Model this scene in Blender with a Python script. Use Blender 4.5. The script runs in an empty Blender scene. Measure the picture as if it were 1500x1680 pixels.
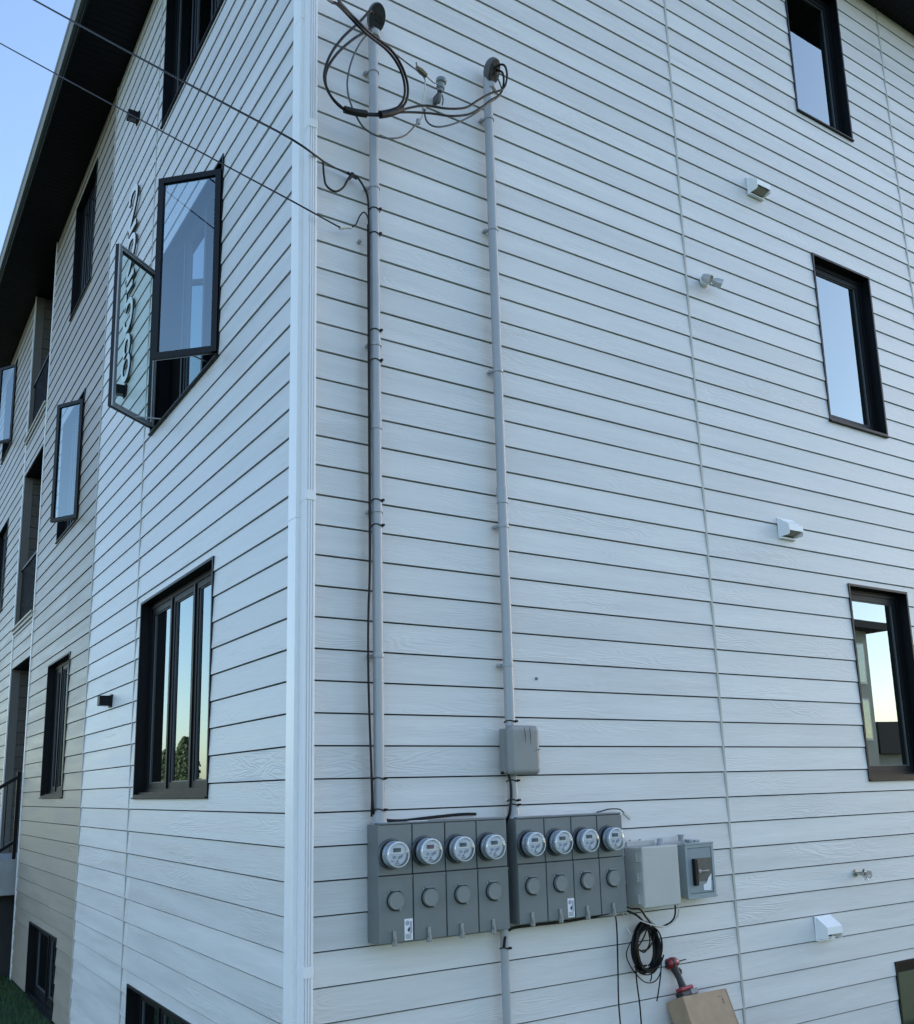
import bpy, bmesh, math, random
from mathutils import Vector, Matrix
from bpy_extras.object_utils import world_to_camera_view
random.seed(7)
R = math.radians
SC = bpy.context.scene
C = SC.collection
GZ = -2.83            # ground level (z = 0 is the siding course at the top of the first-floor sills)

# ------------------------------------------------------------------ camera
cam = bpy.data.cameras.new('camera'); camo = bpy.data.objects.new('camera', cam); C.objects.link(camo)
cam.sensor_fit = 'HORIZONTAL'; cam.sensor_width = 36.0
cam.lens = 1543.288 / 1500 * 36
cam.shift_x = (750 - 744.228) / 1500
cam.shift_y = (984.177 - 840) / 1500
cam.clip_start = 0.05; cam.clip_end = 2000
camo.location = (-2.27518, -5.33121, -0.26775)
camo.rotation_euler = (R(101.2145), R(1.36088), R(-32.57256))
SC.camera = camo
SC.render.resolution_x, SC.render.resolution_y = 914, 1024

# ------------------------------------------------------------------ sky and sun (sun behind the building, walls in open shade)
SUN_EL, SUN_AZ = 24.0, 87.0      # azimuth measured from +Y towards +X
w = bpy.data.worlds.new('World'); SC.world = w; w.use_nodes = True
nt = w.node_tree; nt.nodes.clear()
sky = nt.nodes.new('ShaderNodeTexSky'); sky.sky_type = 'NISHITA'; sky.sun_disc = False
sky.sun_elevation = R(SUN_EL); sky.sun_rotation = R(SUN_AZ)
sky.air_density = 1.0; sky.dust_density = 1.0; sky.ozone_density = 1.7
bg = nt.nodes.new('ShaderNodeBackground'); bg.inputs['Strength'].default_value = 0.13
wo = nt.nodes.new('ShaderNodeOutputWorld')
nt.links.new(sky.outputs[0], bg.inputs[0]); nt.links.new(bg.outputs[0], wo.inputs[0])
sl = bpy.data.lights.new('sun', 'SUN'); sl.energy = 2.2; sl.angle = R(0.6); sl.color = (1.0, 0.9, 0.76)
so = bpy.data.objects.new('sun', sl); C.objects.link(so)
sv = Vector((math.sin(R(SUN_AZ)) * math.cos(R(SUN_EL)), math.cos(R(SUN_AZ)) * math.cos(R(SUN_EL)), math.sin(R(SUN_EL))))
so.rotation_euler = (-sv).to_track_quat('-Z', 'Y').to_euler(); so.location = (30, 40, 40)
SC.view_settings.view_transform = 'Standard'; SC.view_settings.look = 'None'
SC.view_settings.exposure = 1.62; SC.view_settings.gamma = 1.0; SC.view_settings.use_curve_mapping = False
SC.cycles.max_bounces = 8; SC.cycles.transparent_max_bounces = 12
SC.cycles.use_denoising = True

# ------------------------------------------------------------------ helpers: materials
def new_mat(name):
    m = bpy.data.materials.new(name); m.use_nodes = True
    return m, m.node_tree, m.node_tree.nodes['Principled BSDF']
def N(t, kind, **kw):
    n = t.nodes.new(kind)
    for k, v in kw.items():
        if k.startswith('i_'):
            key = k[2:]
            n.inputs[int(key) if key.isdigit() else key].default_value = v
        else: setattr(n, k, v)
    return n
def L(t, a, b): t.links.new(a, b)
def math_n(t, op, a, b=None):
    n = t.nodes.new('ShaderNodeMath'); n.operation = op
    for i, v in enumerate((a, b)):
        if v is None: continue
        if isinstance(v, (int, float)): n.inputs[i].default_value = v
        else: t.links.new(v, n.inputs[i])
    return n.outputs[0]
def mat(name, col, rough=0.5, metal=0.0, var=0.0, vscale=6.0, bump=0.0, bscale=60.0, spec=0.5, coat=0.0):
    m, t, b = new_mat(name)
    b.inputs['Base Color'].default_value = (*col, 1); b.inputs['Roughness'].default_value = rough
    b.inputs['Metallic'].default_value = metal; b.inputs['Specular IOR Level'].default_value = spec
    b.inputs['Coat Weight'].default_value = coat
    tc = N(t, 'ShaderNodeTexCoord')
    if var > 0:
        no = N(t, 'ShaderNodeTexNoise', i_Scale=vscale, i_Detail=5.0, i_Roughness=0.65); L(t, tc.outputs['Object'], no.inputs['Vector'])
        mp = N(t, 'ShaderNodeMapRange'); mp.inputs[1].default_value = 0.3; mp.inputs[2].default_value = 0.7
        mp.inputs[3].default_value = 1 - var; mp.inputs[4].default_value = 1 + var
        L(t, no.outputs['Fac'], mp.inputs[0])
        mx = N(t, 'ShaderNodeVectorMath', operation='SCALE'); mx.inputs[0].default_value = col
        L(t, mp.outputs[0], mx.inputs['Scale']); L(t, mx.outputs[0], b.inputs['Base Color'])
        r2 = N(t, 'ShaderNodeMapRange'); r2.inputs[3].default_value = max(0.02, rough - .08); r2.inputs[4].default_value = min(1, rough + .1)
        L(t, no.outputs['Fac'], r2.inputs[0]); L(t, r2.outputs[0], b.inputs['Roughness'])
    if bump > 0:
        nb = N(t, 'ShaderNodeTexNoise', i_Scale=bscale, i_Detail=3.0); L(t, tc.outputs['Object'], nb.inputs['Vector'])
        bp = N(t, 'ShaderNodeBump', i_Strength=bump, i_Distance=0.01); L(t, nb.outputs['Fac'], bp.inputs['Height']); L(t, bp.outputs[0], b.inputs['Normal'])
    return m

def siding_mat(name, col):
    """prefinished lap board with an embossed wood grain that differs from board to board"""
    m, t, b = new_mat(name)
    g = N(t, 'ShaderNodeNewGeometry'); s = N(t, 'ShaderNodeSeparateXYZ'); L(t, g.outputs['Position'], s.inputs[0])
    u = math_n(t, 'ADD', s.outputs[0], s.outputs[1]); z = s.outputs[2]
    row = math_n(t, 'FLOOR', math_n(t, 'MULTIPLY', math_n(t, 'ADD', z, 0.001), 5.0))
    seg = math_n(t, 'FLOOR', math_n(t, 'DIVIDE', u, 3.744))
    cb = N(t, 'ShaderNodeCombineXYZ'); L(t, row, cb.inputs[0]); L(t, seg, cb.inputs[1])
    wn = N(t, 'ShaderNodeTexWhiteNoise', noise_dimensions='3D'); L(t, cb.outputs[0], wn.inputs['Vector'])
    rnd = wn.outputs['Value']
    off = math_n(t, 'MULTIPLY', rnd, 61.0)
    # grain field, long along the board
    v1 = N(t, 'ShaderNodeCombineXYZ'); L(t, math_n(t, 'ADD', math_n(t, 'MULTIPLY', u, 1.1), off), v1.inputs[0]); L(t, math_n(t, 'MULTIPLY', z, 7.0), v1.inputs[1]); L(t, off, v1.inputs[2])
    n1 = N(t, 'ShaderNodeTexNoise', i_Scale=1.0, i_Detail=2.0, i_Roughness=0.45, i_Distortion=0.25); L(t, v1.outputs[0], n1.inputs['Vector'])
    rings = math_n(t, 'SINE', math_n(t, 'MULTIPLY', n1.outputs['Fac'], 120.0))
    v2 = N(t, 'ShaderNodeCombineXYZ'); L(t, math_n(t, 'ADD', math_n(t, 'MULTIPLY', u, 0.8), math_n(t, 'MULTIPLY', off, 1.7)), v2.inputs[0]); L(t, math_n(t, 'MULTIPLY', z, 3.0), v2.inputs[1]); L(t, off, v2.inputs[2])
    n2 = N(t, 'ShaderNodeTexNoise', i_Scale=1.0, i_Detail=2.0); L(t, v2.outputs[0], n2.inputs['Vector'])
    mk = N(t, 'ShaderNodeMapRange', clamp=True); mk.inputs[1].default_value = 0.5; mk.inputs[2].default_value = 0.68; L(t, n2.outputs['Fac'], mk.inputs[0])
    mk.inputs[3].default_value = 0.12
    v3 = N(t, 'ShaderNodeCombineXYZ'); L(t, math_n(t, 'ADD', math_n(t, 'MULTIPLY', u, 5.0), off), v3.inputs[0]); L(t, math_n(t, 'MULTIPLY', z, 90.0), v3.inputs[1]); L(t, off, v3.inputs[2])
    n3 = N(t, 'ShaderNodeTexNoise', i_Scale=1.0, i_Detail=3.0); L(t, v3.outputs[0], n3.inputs['Vector'])
    h = math_n(t, 'ADD', math_n(t, 'MULTIPLY', math_n(t, 'MULTIPLY', rings, mk.outputs[0]), 0.36), math_n(t, 'MULTIPLY', n3.outputs['Fac'], 0.7))
    bp = N(t, 'ShaderNodeBump', i_Strength=0.6, i_Distance=0.003); L(t, h, bp.inputs['Height']); L(t, bp.outputs[0], b.inputs['Normal'])
    # colour: board-to-board tone, faint dusty streaks, with streaky reflections painted into the tone
    v4 = N(t, 'ShaderNodeCombineXYZ'); L(t, math_n(t, 'ADD', math_n(t, 'MULTIPLY', u, 0.7), off), v4.inputs[0]); L(t, math_n(t, 'MULTIPLY', z, 9.0), v4.inputs[1])
    n4 = N(t, 'ShaderNodeTexNoise', i_Scale=1.0, i_Detail=4.0, i_Roughness=0.6); L(t, v4.outputs[0], n4.inputs['Vector'])
    tone = math_n(t, 'ADD', math_n(t, 'MULTIPLY', math_n(t, 'SUBTRACT', rnd, 0.5), 0.12), math_n(t, 'ADD', math_n(t, 'MULTIPLY', math_n(t, 'SUBTRACT', n4.outputs['Fac'], 0.5), 0.36), math_n(t, 'MULTIPLY', math_n(t, 'SUBTRACT', n3.outputs['Fac'], 0.5), 0.14)))
    tone = math_n(t, 'ADD', tone, 1.0)
    tone = math_n(t, 'ADD', tone, math_n(t, 'MULTIPLY', math_n(t, 'MULTIPLY', rings, mk.outputs[0]), 0.014))
    sc = N(t, 'ShaderNodeVectorMath', operation='SCALE'); sc.inputs[0].default_value = col; L(t, tone, sc.inputs['Scale'])
    L(t, sc.outputs[0], b.inputs['Base Color'])
    rr = N(t, 'ShaderNodeMapRange'); rr.inputs[3].default_value = 0.22; rr.inputs[4].default_value = 0.6; L(t, n4.outputs['Fac'], rr.inputs[0]); L(t, rr.outputs[0], b.inputs['Roughness'])
    b.inputs['Specular IOR Level'].default_value = 0.5
    return m

def glass_mat(name, tint, base, ior, rough=0.0, wav=0.0):
    """thin pane: a mirror-like coat over a clear, tinted sheet"""
    m = bpy.data.materials.new(name); m.use_nodes = True; t = m.node_tree; t.nodes.clear()
    o = N(t, 'ShaderNodeOutputMaterial'); mx = N(t, 'ShaderNodeMixShader')
    tr = N(t, 'ShaderNodeBsdfTransparent'); tr.inputs[0].default_value = (*tint, 1)
    gl = N(t, 'ShaderNodeBsdfGlossy'); gl.inputs['Roughness'].default_value = rough; gl.inputs[0].default_value = (0.86, 0.98, 1.0, 1)
    ge = N(t, 'ShaderNodeNewGeometry'); dp = N(t, 'ShaderNodeVectorMath', operation='DOT_PRODUCT'); L(t, ge.outputs['Normal'], dp.inputs[0]); L(t, ge.outputs['Incoming'], dp.inputs[1])
    c = math_n(t, 'SUBTRACT', 1.0, math_n(t, 'ABSOLUTE', dp.outputs['Value']))
    f = math_n(t, 'MINIMUM', math_n(t, 'ADD', math_n(t, 'MULTIPLY', math_n(t, 'POWER', c, 5.0), 1 - base), base), 0.85)
    if wav > 0:
        tc = N(t, 'ShaderNodeTexCoord'); no = N(t, 'ShaderNodeTexNoise', i_Scale=1.4, i_Detail=1.0); L(t, tc.outputs['Object'], no.inputs['Vector'])
        bp = N(t, 'ShaderNodeBump', i_Strength=wav, i_Distance=0.02); L(t, no.outputs['Fac'], bp.inputs['Height']); L(t, bp.outputs[0], gl.inputs['Normal'])
    L(t, f, mx.inputs[0]); L(t, tr.outputs[0], mx.inputs[1]); L(t, gl.outputs[0], mx.inputs[2]); L(t, mx.outputs[0], o.inputs[0])
    return m

WHITE = (0.655, 0.65, 0.645); BEIGE = (0.34, 0.30, 0.245)
M = {}
M['siding'] = siding_mat('white_siding', WHITE)
M['beige'] = siding_mat('beige_siding', BEIGE)
M['sheathing'] = mat('sheathing', (0.028, 0.035, 0.047), 0.9)
M['trim'] = mat('white_trim', (0.90, 0.90, 0.90), 0.3, var=0.02, spec=0.7)
M['strip'] = mat('joint_strip', (0.43, 0.43, 0.40), 0.55, var=0.06)
M['beige_trim'] = mat('beige_trim', (0.40, 0.37, 0.31), 0.5, var=0.05)
M['spout'] = mat('white_aluminium', (0.80, 0.80, 0.82), 0.4)
M['black'] = mat('black_aluminium', (0.003, 0.0045, 0.007), 0.45, var=0.15, spec=0.25)
M['soffit'] = mat('black_soffit', (0.0035, 0.004, 0.007), 0.55, var=0.1, spec=0.15)
M['gutter'] = mat('grey_gutter', (0.16, 0.17, 0.17), 0.4, var=0.1)
M['room'] = mat('dark_room', (0.012, 0.013, 0.015), 0.9)
M['bead'] = mat('grey_bead', (0.10, 0.11, 0.12), 0.4)
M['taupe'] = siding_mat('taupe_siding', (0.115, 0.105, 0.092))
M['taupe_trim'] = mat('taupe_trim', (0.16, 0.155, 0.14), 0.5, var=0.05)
M['whitepvc'] = mat('white_pvc', (0.42, 0.44, 0.47), 0.35)
M['undershade'] = mat('landing_shade_grey', (0.035, 0.037, 0.037), 0.9, var=0.2)  # dark grey that paints the shade below the landing
M['coated'] = glass_mat('coated_glass', (0.35, 0.4, 0.4), 0.31, 1.5, wav=0.012)
M['clear'] = glass_mat('clear_glass', (0.78, 0.9, 0.86), 0.07, 1.45)
M['sashglass'] = glass_mat('sash_glass', (0.62, 0.72, 0.8), 0.20, 1.5, wav=0.01)
M['metercover'] = glass_mat('meter_cover', (0.9, 0.93, 0.95), 0.045, 1.5)
M['pvc'] = mat('grey_pvc', (0.37, 0.385, 0.41), 0.32, var=0.06, vscale=3)
M['cabinet'] = mat('grey_cabinet', (0.165, 0.182, 0.185), 0.4, var=0.07, vscale=4)
M['cabdark'] = mat('cabinet_gap', (0.02, 0.022, 0.024), 0.6)
M['steel'] = mat('galvanised_steel', (0.36, 0.37, 0.38), 0.5, metal=0.7, var=0.12, vscale=30)
M['darksteel'] = mat('dull_steel', (0.13, 0.14, 0.15), 0.4, metal=0.6, var=0.1, vscale=30)
M['knob'] = mat('knob_enamel', (0.205, 0.222, 0.225), 0.4)
M['latch'] = mat('latch_metal', (0.3, 0.31, 0.31), 0.45, metal=0.4, var=0.15, vscale=40)
M['hood'] = mat('weathered_hood', (0.085, 0.088, 0.09), 0.55, var=0.2, vscale=12)
M['meterbody'] = mat('meter_body', (0.42, 0.45, 0.50), 0.2, metal=0.35, var=0.08)
M['rim'] = mat('meter_rim', (0.7, 0.74, 0.78), 0.15, metal=0.3)
M['meterface'] = mat('meter_face', (0.66, 0.65, 0.68), 0.5)
M['ink'] = mat('printed_ink', (0.03, 0.035, 0.045), 0.6)
M['inklight'] = mat('printed_grey', (0.33, 0.35, 0.42), 0.6)
M['lcd'] = mat('lcd_display', (0.03, 0.037, 0.035), 0.7, spec=0.1)
M['lcdred'] = mat('lcd_display_red', (0.12, 0.02, 0.025), 0.7, spec=0.1)
M['label'] = mat('paper_label', (0.72, 0.74, 0.78), 0.5)
M['greybox'] = mat('grey_fibreglass', (0.44, 0.45, 0.43), 0.5, var=0.05)
M['disc'] = mat('grey_enamel', (0.27, 0.32, 0.34), 0.35, var=0.05)
M['discface'] = mat('grey_enamel_door', (0.25, 0.29, 0.32), 0.3, var=0.05)
M['plate'] = mat('printed_plate', (0.10, 0.10, 0.09), 0.4, var=0.2, vscale=40)
M['telebox'] = mat('grey_plastic', (0.25, 0.255, 0.25), 0.5, var=0.06)
M['rubber'] = mat('black_rubber', (0.004, 0.004, 0.005), 0.5, spec=0.3)
M['greywire'] = mat('weathered_cable', (0.06, 0.065, 0.075), 0.45)
M['whitewire'] = mat('white_cable', (0.55, 0.54, 0.50), 0.5)
M['bronze'] = mat('bronze_clamp', (0.13, 0.115, 0.085), 0.5, metal=0.4)
M['porcelain'] = mat('porcelain', (0.20, 0.22, 0.23), 0.15)
M['headface'] = mat('dark_insulator', (0.03, 0.03, 0.03), 0.7, var=0.3, vscale=30, spec=0.15)
M['vent'] = mat('white_vent', (0.86, 0.87, 0.88), 0.4)
M['ventdark'] = mat('vent_throat', (0.05, 0.05, 0.05), 0.8)
M['tan'] = mat('tan_damper', (0.35, 0.31, 0.26), 0.6)
M['chrome'] = mat('brushed_brass', (0.45, 0.44, 0.40), 0.25, metal=1.0)
M['red'] = mat('red_plastic', (0.19, 0.008, 0.012), 0.3)
M['redprint'] = mat('red_print', (0.28, 0.025, 0.04), 0.45)
M['tool'] = mat('black_grip', (0.02, 0.022, 0.025), 0.55, bump=0.3, bscale=200)
M['toolgrey'] = mat('battery_label', (0.18, 0.19, 0.2), 0.4, var=0.2, vscale=60)
M['card'] = mat('cardboard', (0.385, 0.27, 0.175), 0.8, var=0.12, vscale=9, bump=0.15, bscale=30)
M['carddark'] = mat('cardboard_tape', (0.17, 0.13, 0.09), 0.55, var=0.1)
M['concrete'] = mat('concrete', (0.32, 0.33, 0.33), 0.85, var=0.12, vscale=4, bump=0.2, bscale=80)
M['lens'] = mat('lamp_lens', (0.55, 0.56, 0.56), 0.3)
M['lampglass'] = mat('dark_lamp_glass', (0.04, 0.04, 0.045), 0.2)
M['digit'] = mat('white_digit', (0.80, 0.80, 0.80), 0.35)
M['digitside'] = mat('black_digit_edge', (0.02, 0.02, 0.022), 0.4)
M['floodmetal'] = mat('grey_flood', (0.5, 0.5, 0.5), 0.4, metal=0.3)
M['grass'] = mat('grass', (0.022, 0.055, 0.014), 0.9, var=0.5, vscale=30)
M['blade'] = mat('grass_blade', (0.035, 0.085, 0.02), 0.7, var=0.4, vscale=8)
M['asphalt'] = mat('asphalt', (0.055, 0.055, 0.055), 0.9, var=0.2, vscale=3, bump=0.3, bscale=150)
M['bark'] = mat('bark', (0.07, 0.05, 0.035), 0.9, var=0.3)
M['leaf'] = mat('leaves', (0.04, 0.07, 0.025), 0.6, var=0.5, vscale=2)
M['roofing'] = mat('dark_shingles', (0.045, 0.045, 0.05), 0.9, var=0.2)
M['cream'] = mat('pale_render', (0.5, 0.48, 0.42), 0.8, var=0.05)

# ------------------------------------------------------------------ helpers: meshes
class MB:
    """collects shapes into one bmesh"""
    def __init__(s): s.bm = bmesh.new()
    def quad(s, *p):
        return s.bm.faces.new([s.bm.verts.new(q) for q in p])
    def box(s, x0, x1, y0, y1, z0, z1, bev=0.0, seg=2):
        vs = [s.bm.verts.new((x, y, z)) for x in (x0, x1) for y in (y0, y1) for z in (z0, z1)]
        idx = [(0, 1, 3, 2), (4, 6, 7, 5), (0, 4, 5, 1), (2, 3, 7, 6), (0, 2, 6, 4), (1, 5, 7, 3)]
        fs = [s.bm.faces.new([vs[i] for i in f]) for f in idx]
        if bev > 0:
            es = list({e for f in fs for e in f.edges})
            bmesh.ops.bevel(s.bm, geom=es, offset=bev, segments=seg, affect='EDGES', profile=0.5)
        return vs
    def obox(s, mtx, sx, sy, sz, bev=0.0):
        """box of full size sx,sy,sz centred at the matrix"""
        n0 = len(s.bm.verts); s.bm.verts.ensure_lookup_table()
        before = set(s.bm.verts)
        s.box(-sx / 2, sx / 2, -sy / 2, sy / 2, -sz / 2, sz / 2, bev)
        for v in s.bm.verts:
            if v not in before: v.co = mtx @ v.co
    def tube(s, pts, r, n=8, cap=True):
        pts = [Vector(p) for p in pts]; rings = []
        rs = r if isinstance(r, (list, tuple)) else [r] * len(pts)
        up = None
        for i, p in enumerate(pts):
            a = pts[max(i - 1, 0)]; b = pts[min(i + 1, len(pts) - 1)]
            d = (b - a).normalized()
            if up is None:
                up = Vector((0, 0, 1)) if abs(d.z) < 0.9 else Vector((1, 0, 0))
            x = (up - d * up.dot(d)).normalized(); y = d.cross(x); up = x
            rings.append([s.bm.verts.new(p + (x * math.cos(2 * math.pi * k / n) + y * math.sin(2 * math.pi * k / n)) * rs[i]) for k in range(n)])
        for a, b in zip(rings, rings[1:]):
            for k in range(n): 
                f = s.bm.faces.new((a[k], a[(k + 1) % n], b[(k + 1) % n], b[k])); f.smooth = True
        if cap and n > 2:
            s.bm.faces.new(rings[0][::-1]); s.bm.faces.new(rings[-1])
    def lathe(s, origin, axis, prof, n=24, smooth=True, cap=True):
        """prof: (distance along axis, radius)"""
        o = Vector(origin); a = Vector(axis).normalized()
        x = a.orthogonal().normalized(); y = a.cross(x); rings = []
        for h, r in prof:
            rings.append([s.bm.verts.new(o + a * h + (x * math.cos(2 * math.pi * k / n) + y * math.sin(2 * math.pi * k / n)) * max(r, 1e-4)) for k in range(n)])
        for p, q in zip(rings, rings[1:]):
            for k in range(n):
                f = s.bm.faces.new((p[k], p[(k + 1) % n], q[(k + 1) % n], q[k])); f.smooth = smooth
        if cap: s.bm.faces.new(rings[0][::-1]); s.bm.faces.new(rings[-1])
    def prism(s, poly, y0, y1):
        """polygon in the x,z plane extruded along y"""
        a = [s.bm.verts.new((x, y0, z)) for x, z in poly]; b = [s.bm.verts.new((x, y1, z)) for x, z in poly]
        s.bm.faces.new(a[::-1]); s.bm.faces.new(b); n = len(poly)
        for k in range(n): s.bm.faces.new((a[k], a[(k + 1) % n], b[(k + 1) % n], b[k]))
    def xform(s, m):
        bmesh.ops.transform(s.bm, matrix=m, verts=s.bm.verts)
        return s
    def mesh(s, name, mats):
        bmesh.ops.recalc_face_normals(s.bm, faces=s.bm.faces)
        sm = any(f.smooth for f in s.bm.faces)
        me = bpy.data.meshes.new(name); s.bm.to_mesh(me); s.bm.free()
        if sm: me.set_sharp_from_angle(angle=R(38))
        for q in (mats if isinstance(mats, (list, tuple)) else [mats]): me.materials.append(M[q] if isinstance(q, str) else q)
        return me
    def obj(s, name, m, parent=None):
        return link(name, s.mesh(name, m), parent)
def link(name, me, parent=None, world=True):
    o = bpy.data.objects.new(name, me); C.objects.link(o)
    if parent is not None:
        o.parent = parent
        if world: o.matrix_parent_inverse = wmat(parent).inverted()
    return o
def wmat(o):
    m = Matrix.LocRotScale(o.location, o.rotation_euler, o.scale)
    return wmat(o.parent) @ o.matrix_parent_inverse @ m if o.parent else m
def tag(o, label=None, cat=None, group=None, kind=None):
    if label: o['label'] = label
    if cat: o['category'] = cat
    if group: o['group'] = group
    if kind: o['kind'] = kind
    return o
def thing(name, loc, label, cat, group=None):
    o = bpy.data.objects.new(name, None); C.objects.link(o); o.location = loc; o.empty_display_size = 0.1
    return tag(o, label, cat, group)
def wallmap(wl):
    """local (u along wall, outward depth d, z) -> world"""
    if wl == 'R': return Matrix(((1, 0, 0, 0), (0, -1, 0, 0), (0, 0, 1, 0), (0, 0, 0, 1)))
    return Matrix(((0, -1, 0, 0), (1, 0, 0, 0), (0, 0, 1, 0), (0, 0, 0, 1)))
def smooth_path(pts, n=8):
    """Catmull-Rom through the points"""
    P = [Vector(p) for p in pts]; P = [P[0] * 2 - P[1]] + P + [P[-1] * 2 - P[-2]]; out = []
    for i in range(1, len(P) - 2):
        a, b, c, d = P[i - 1:i + 3]
        for k in range(n):
            t = k / n
            out.append(0.5 * ((2 * b) + (c - a) * t + (2 * a - 5 * b + 4 * c - d) * t * t + (3 * b - a - 3 * c + d) * t ** 3))
    return out + [P[-2]]

# ------------------------------------------------------------------ ground
g = MB(); g.quad((-400, -400, GZ), (400, -400, GZ), (400, 400, GZ), (-400, 400, GZ))
tag(g.obj('ground', 'grass'), kind='structure')
g = MB(); g.quad((-12, -400, GZ + .008), (-5, -400, GZ + .008), (-5, 400, GZ + .008), (-12, 400, GZ + .008))
tag(g.obj('road', 'asphalt'), kind='structure')
b = MB()
for i in range(9000):
    x = random.uniform(-1.6, -0.02); y = random.uniform(5.6, 15.0); h = random.uniform(.03, .085); a = random.uniform(0, 6.28); q = random.uniform(-.03, .03); r = random.uniform(-.03, .03); ww = .006
    b.bm.faces.new([b.bm.verts.new(p) for p in ((x - ww * math.cos(a), y - ww * math.sin(a), GZ), (x + ww * math.cos(a), y + ww * math.sin(a), GZ), (x + q, y + r, GZ + h))])
tag(b.obj('grass_blades', 'blade'), 'short green lawn along the foot of the beige wall', kind='stuff')

# ------------------------------------------------------------------ the building
PITCH = 0.2; SLOT = 0.0095; TOPZ = 8.8
XE, YE = 24.0, 20.0                    # building extents; side wall lengthened out of view to keep sun off its fittings
bld = thing('apartment_building', (0, 0, GZ), 'three storey apartment building clad in white and beige lap siding with black windows', 'building')
HR = [(5.65, 6.59, 6.68, 8.50), (5.64, 6.58, 3.20, 4.99), (5.65, 6.58, -0.286, 1.527), (5.74, 6.67, -2.78, -1.90)]
HL = [(1.62, 3.66, 6.66, 8.46), (1.62, 3.63, 3.22, 5.02), (1.60, 3.69, -0.286, 1.51), (1.62, 3.63, -2.79, -1.917),
      (7.07, 8.46, 6.64, 8.44), (7.05, 8.50, 3.25, 5.0), (7.065, 8.55, -0.27, 1.49), (6.94, 8.80, -2.81, -1.91),
      (14.2, 15.65, 6.64, 8.40), (13.88, 15.3, 3.22, 4.98), (13.9, 15.3, -0.27, 1.49)]
REC = (10.13, 12.15)                   # balcony recess on the street front
HREC = [(REC[0], REC[1], 5.95, TOPZ), (REC[0], REC[1], 2.52, 5.30), (REC[0], REC[1], GZ, 1.86)]

def panel_with_holes(mb, u0, u1, z0, z1, holes, d):
    us = sorted({u0, u1} | {c for h in holes for c in h[:2] if u0 < c < u1}); zs = sorted({z0, z1} | {c for h in holes for c in h[2:] if z0 < c < z1})
    for a, b_ in zip(us, us[1:]):
        for c, e in zip(zs, zs[1:]):
            mu, mz = (a + b_) / 2, (c + e) / 2
            if any(h[0] < mu < h[1] and h[2] < mz < h[3] for h in holes): continue
            mb.quad((a, d, c), (b_, d, c), (b_, d, e), (a, d, e))
mb = MB(); panel_with_holes(mb, 0, XE, GZ, TOPZ, HR, -0.03); mb.xform(wallmap('R')); wallR = mb.obj('side_wall', 'sheathing', bld)
mb = MB(); panel_with_holes(mb, 0, YE, GZ, TOPZ, HL + HREC, -0.03); mb.xform(wallmap('L')); wallL = mb.obj('front_wall', 'sheathing', bld)
mb = MB(); mb.box(XE - .2, XE, .04, YE, GZ, TOPZ); mb.box(.04, XE - .2, YE - .2, YE, GZ, TOPZ); mb.obj('rear_wall', 'beige', bld)

# lap boards: each course between two joints is one board, cut round the windows
def board_rects(u0, u1, za, zb, holes):
    """the pieces of one course, each a list of (ua, ub, za, zb) columns that hang together"""
    cuts = sorted({u0, u1} | {c for h in holes for c in h[:2] if u0 < c < u1 and h[2] < zb and h[3] > za})
    pieces, cur = [], []
    for a, b_ in zip(cuts, cuts[1:]):
        m = (a + b_) / 2; lo, hi = za, zb
        for h in holes:
            if h[0] < m < h[1] and h[2] < zb and h[3] > za:
                if h[2] <= za and h[3] >= zb: lo = hi = None; break
                if h[2] > za and h[3] < zb: hi = h[2]
                elif h[2] > za: hi = h[2]
                else: lo = h[3]
        if lo is None or hi - lo < 0.012:
            if cur: pieces.append(cur); cur = []
        else: cur.append((a, b_, lo, hi))
    if cur: pieces.append(cur)
    return pieces
def board_mesh(mb, cols, zk):
    """tilted board front with real thickness; butt edge proud, head set back"""
    def dep(z): return -0.0105 * (z - zk) / PITCH
    B = -0.026
    jit = random.uniform(-.0008, .0008)
    for i, (a, b_, lo, hi) in enumerate(cols):
        f0, f1 = dep(lo) + jit, dep(hi) + jit
        v = {}
        for n_, u in (('a', a), ('b', b_)):
            v[n_ + 'fl'] = mb.bm.verts.new((u, f0, lo)); v[n_ + 'fh'] = mb.bm.verts.new((u, f1, hi))
            v[n_ + 'bl'] = mb.bm.verts.new((u, B, lo)); v[n_ + 'bh'] = mb.bm.verts.new((u, B, hi))
        F = mb.bm.faces.new
        F((v['afl'], v['bfl'], v['bfh'], v['afh'])); F((v['abl'], v['abh'], v['bbh'], v['bbl']))
        F((v['afl'], v['abl'], v['bbl'], v['bfl'])); F((v['afh'], v['bfh'], v['bbh'], v['abh']))
        F((v['afl'], v['afh'], v['abh'], v['abl'])); F((v['bfl'], v['bbl'], v['bbh'], v['bfh']))
def seen_area(wl, cols):
    m = wallmap(wl); xs, ys = [], []; tot = 0
    for a, b_, lo, hi in cols:
        n = max(2, int((b_ - a) / 0.5) + 1)
        for i in range(n - 1):
            u = a + (b_ - a) * (i + .5) / (n - 1)
            c = world_to_camera_view(SC, camo, m @ Vector((u, 0, (lo + hi) / 2)))
            if c.z > 0 and -0.01 < c.x < 1.01 and -0.01 < c.y < 1.01:
                p = [world_to_camera_view(SC, camo, m @ Vector(q)) for q in ((u - .25, 0, lo), (u + .25, 0, lo), (u + .25, 0, hi), (u - .25, 0, hi))]
                tot += abs((p[2].x - p[0].x) * (p[3].y - p[1].y) - (p[3].x - p[1].x) * (p[2].y - p[0].y))
    return tot
bpy.context.view_layer.update()
boards = []
SEGR = [(0.0, 3.733), (3.755, 7.40), (7.422, XE)]
SEGL = [(0.0, 3.860), (3.882, 5.975), (5.985, REC[0]), (REC[0], REC[1]), (REC[1], YE)]
k0 = int(math.floor(GZ / PITCH))
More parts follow.
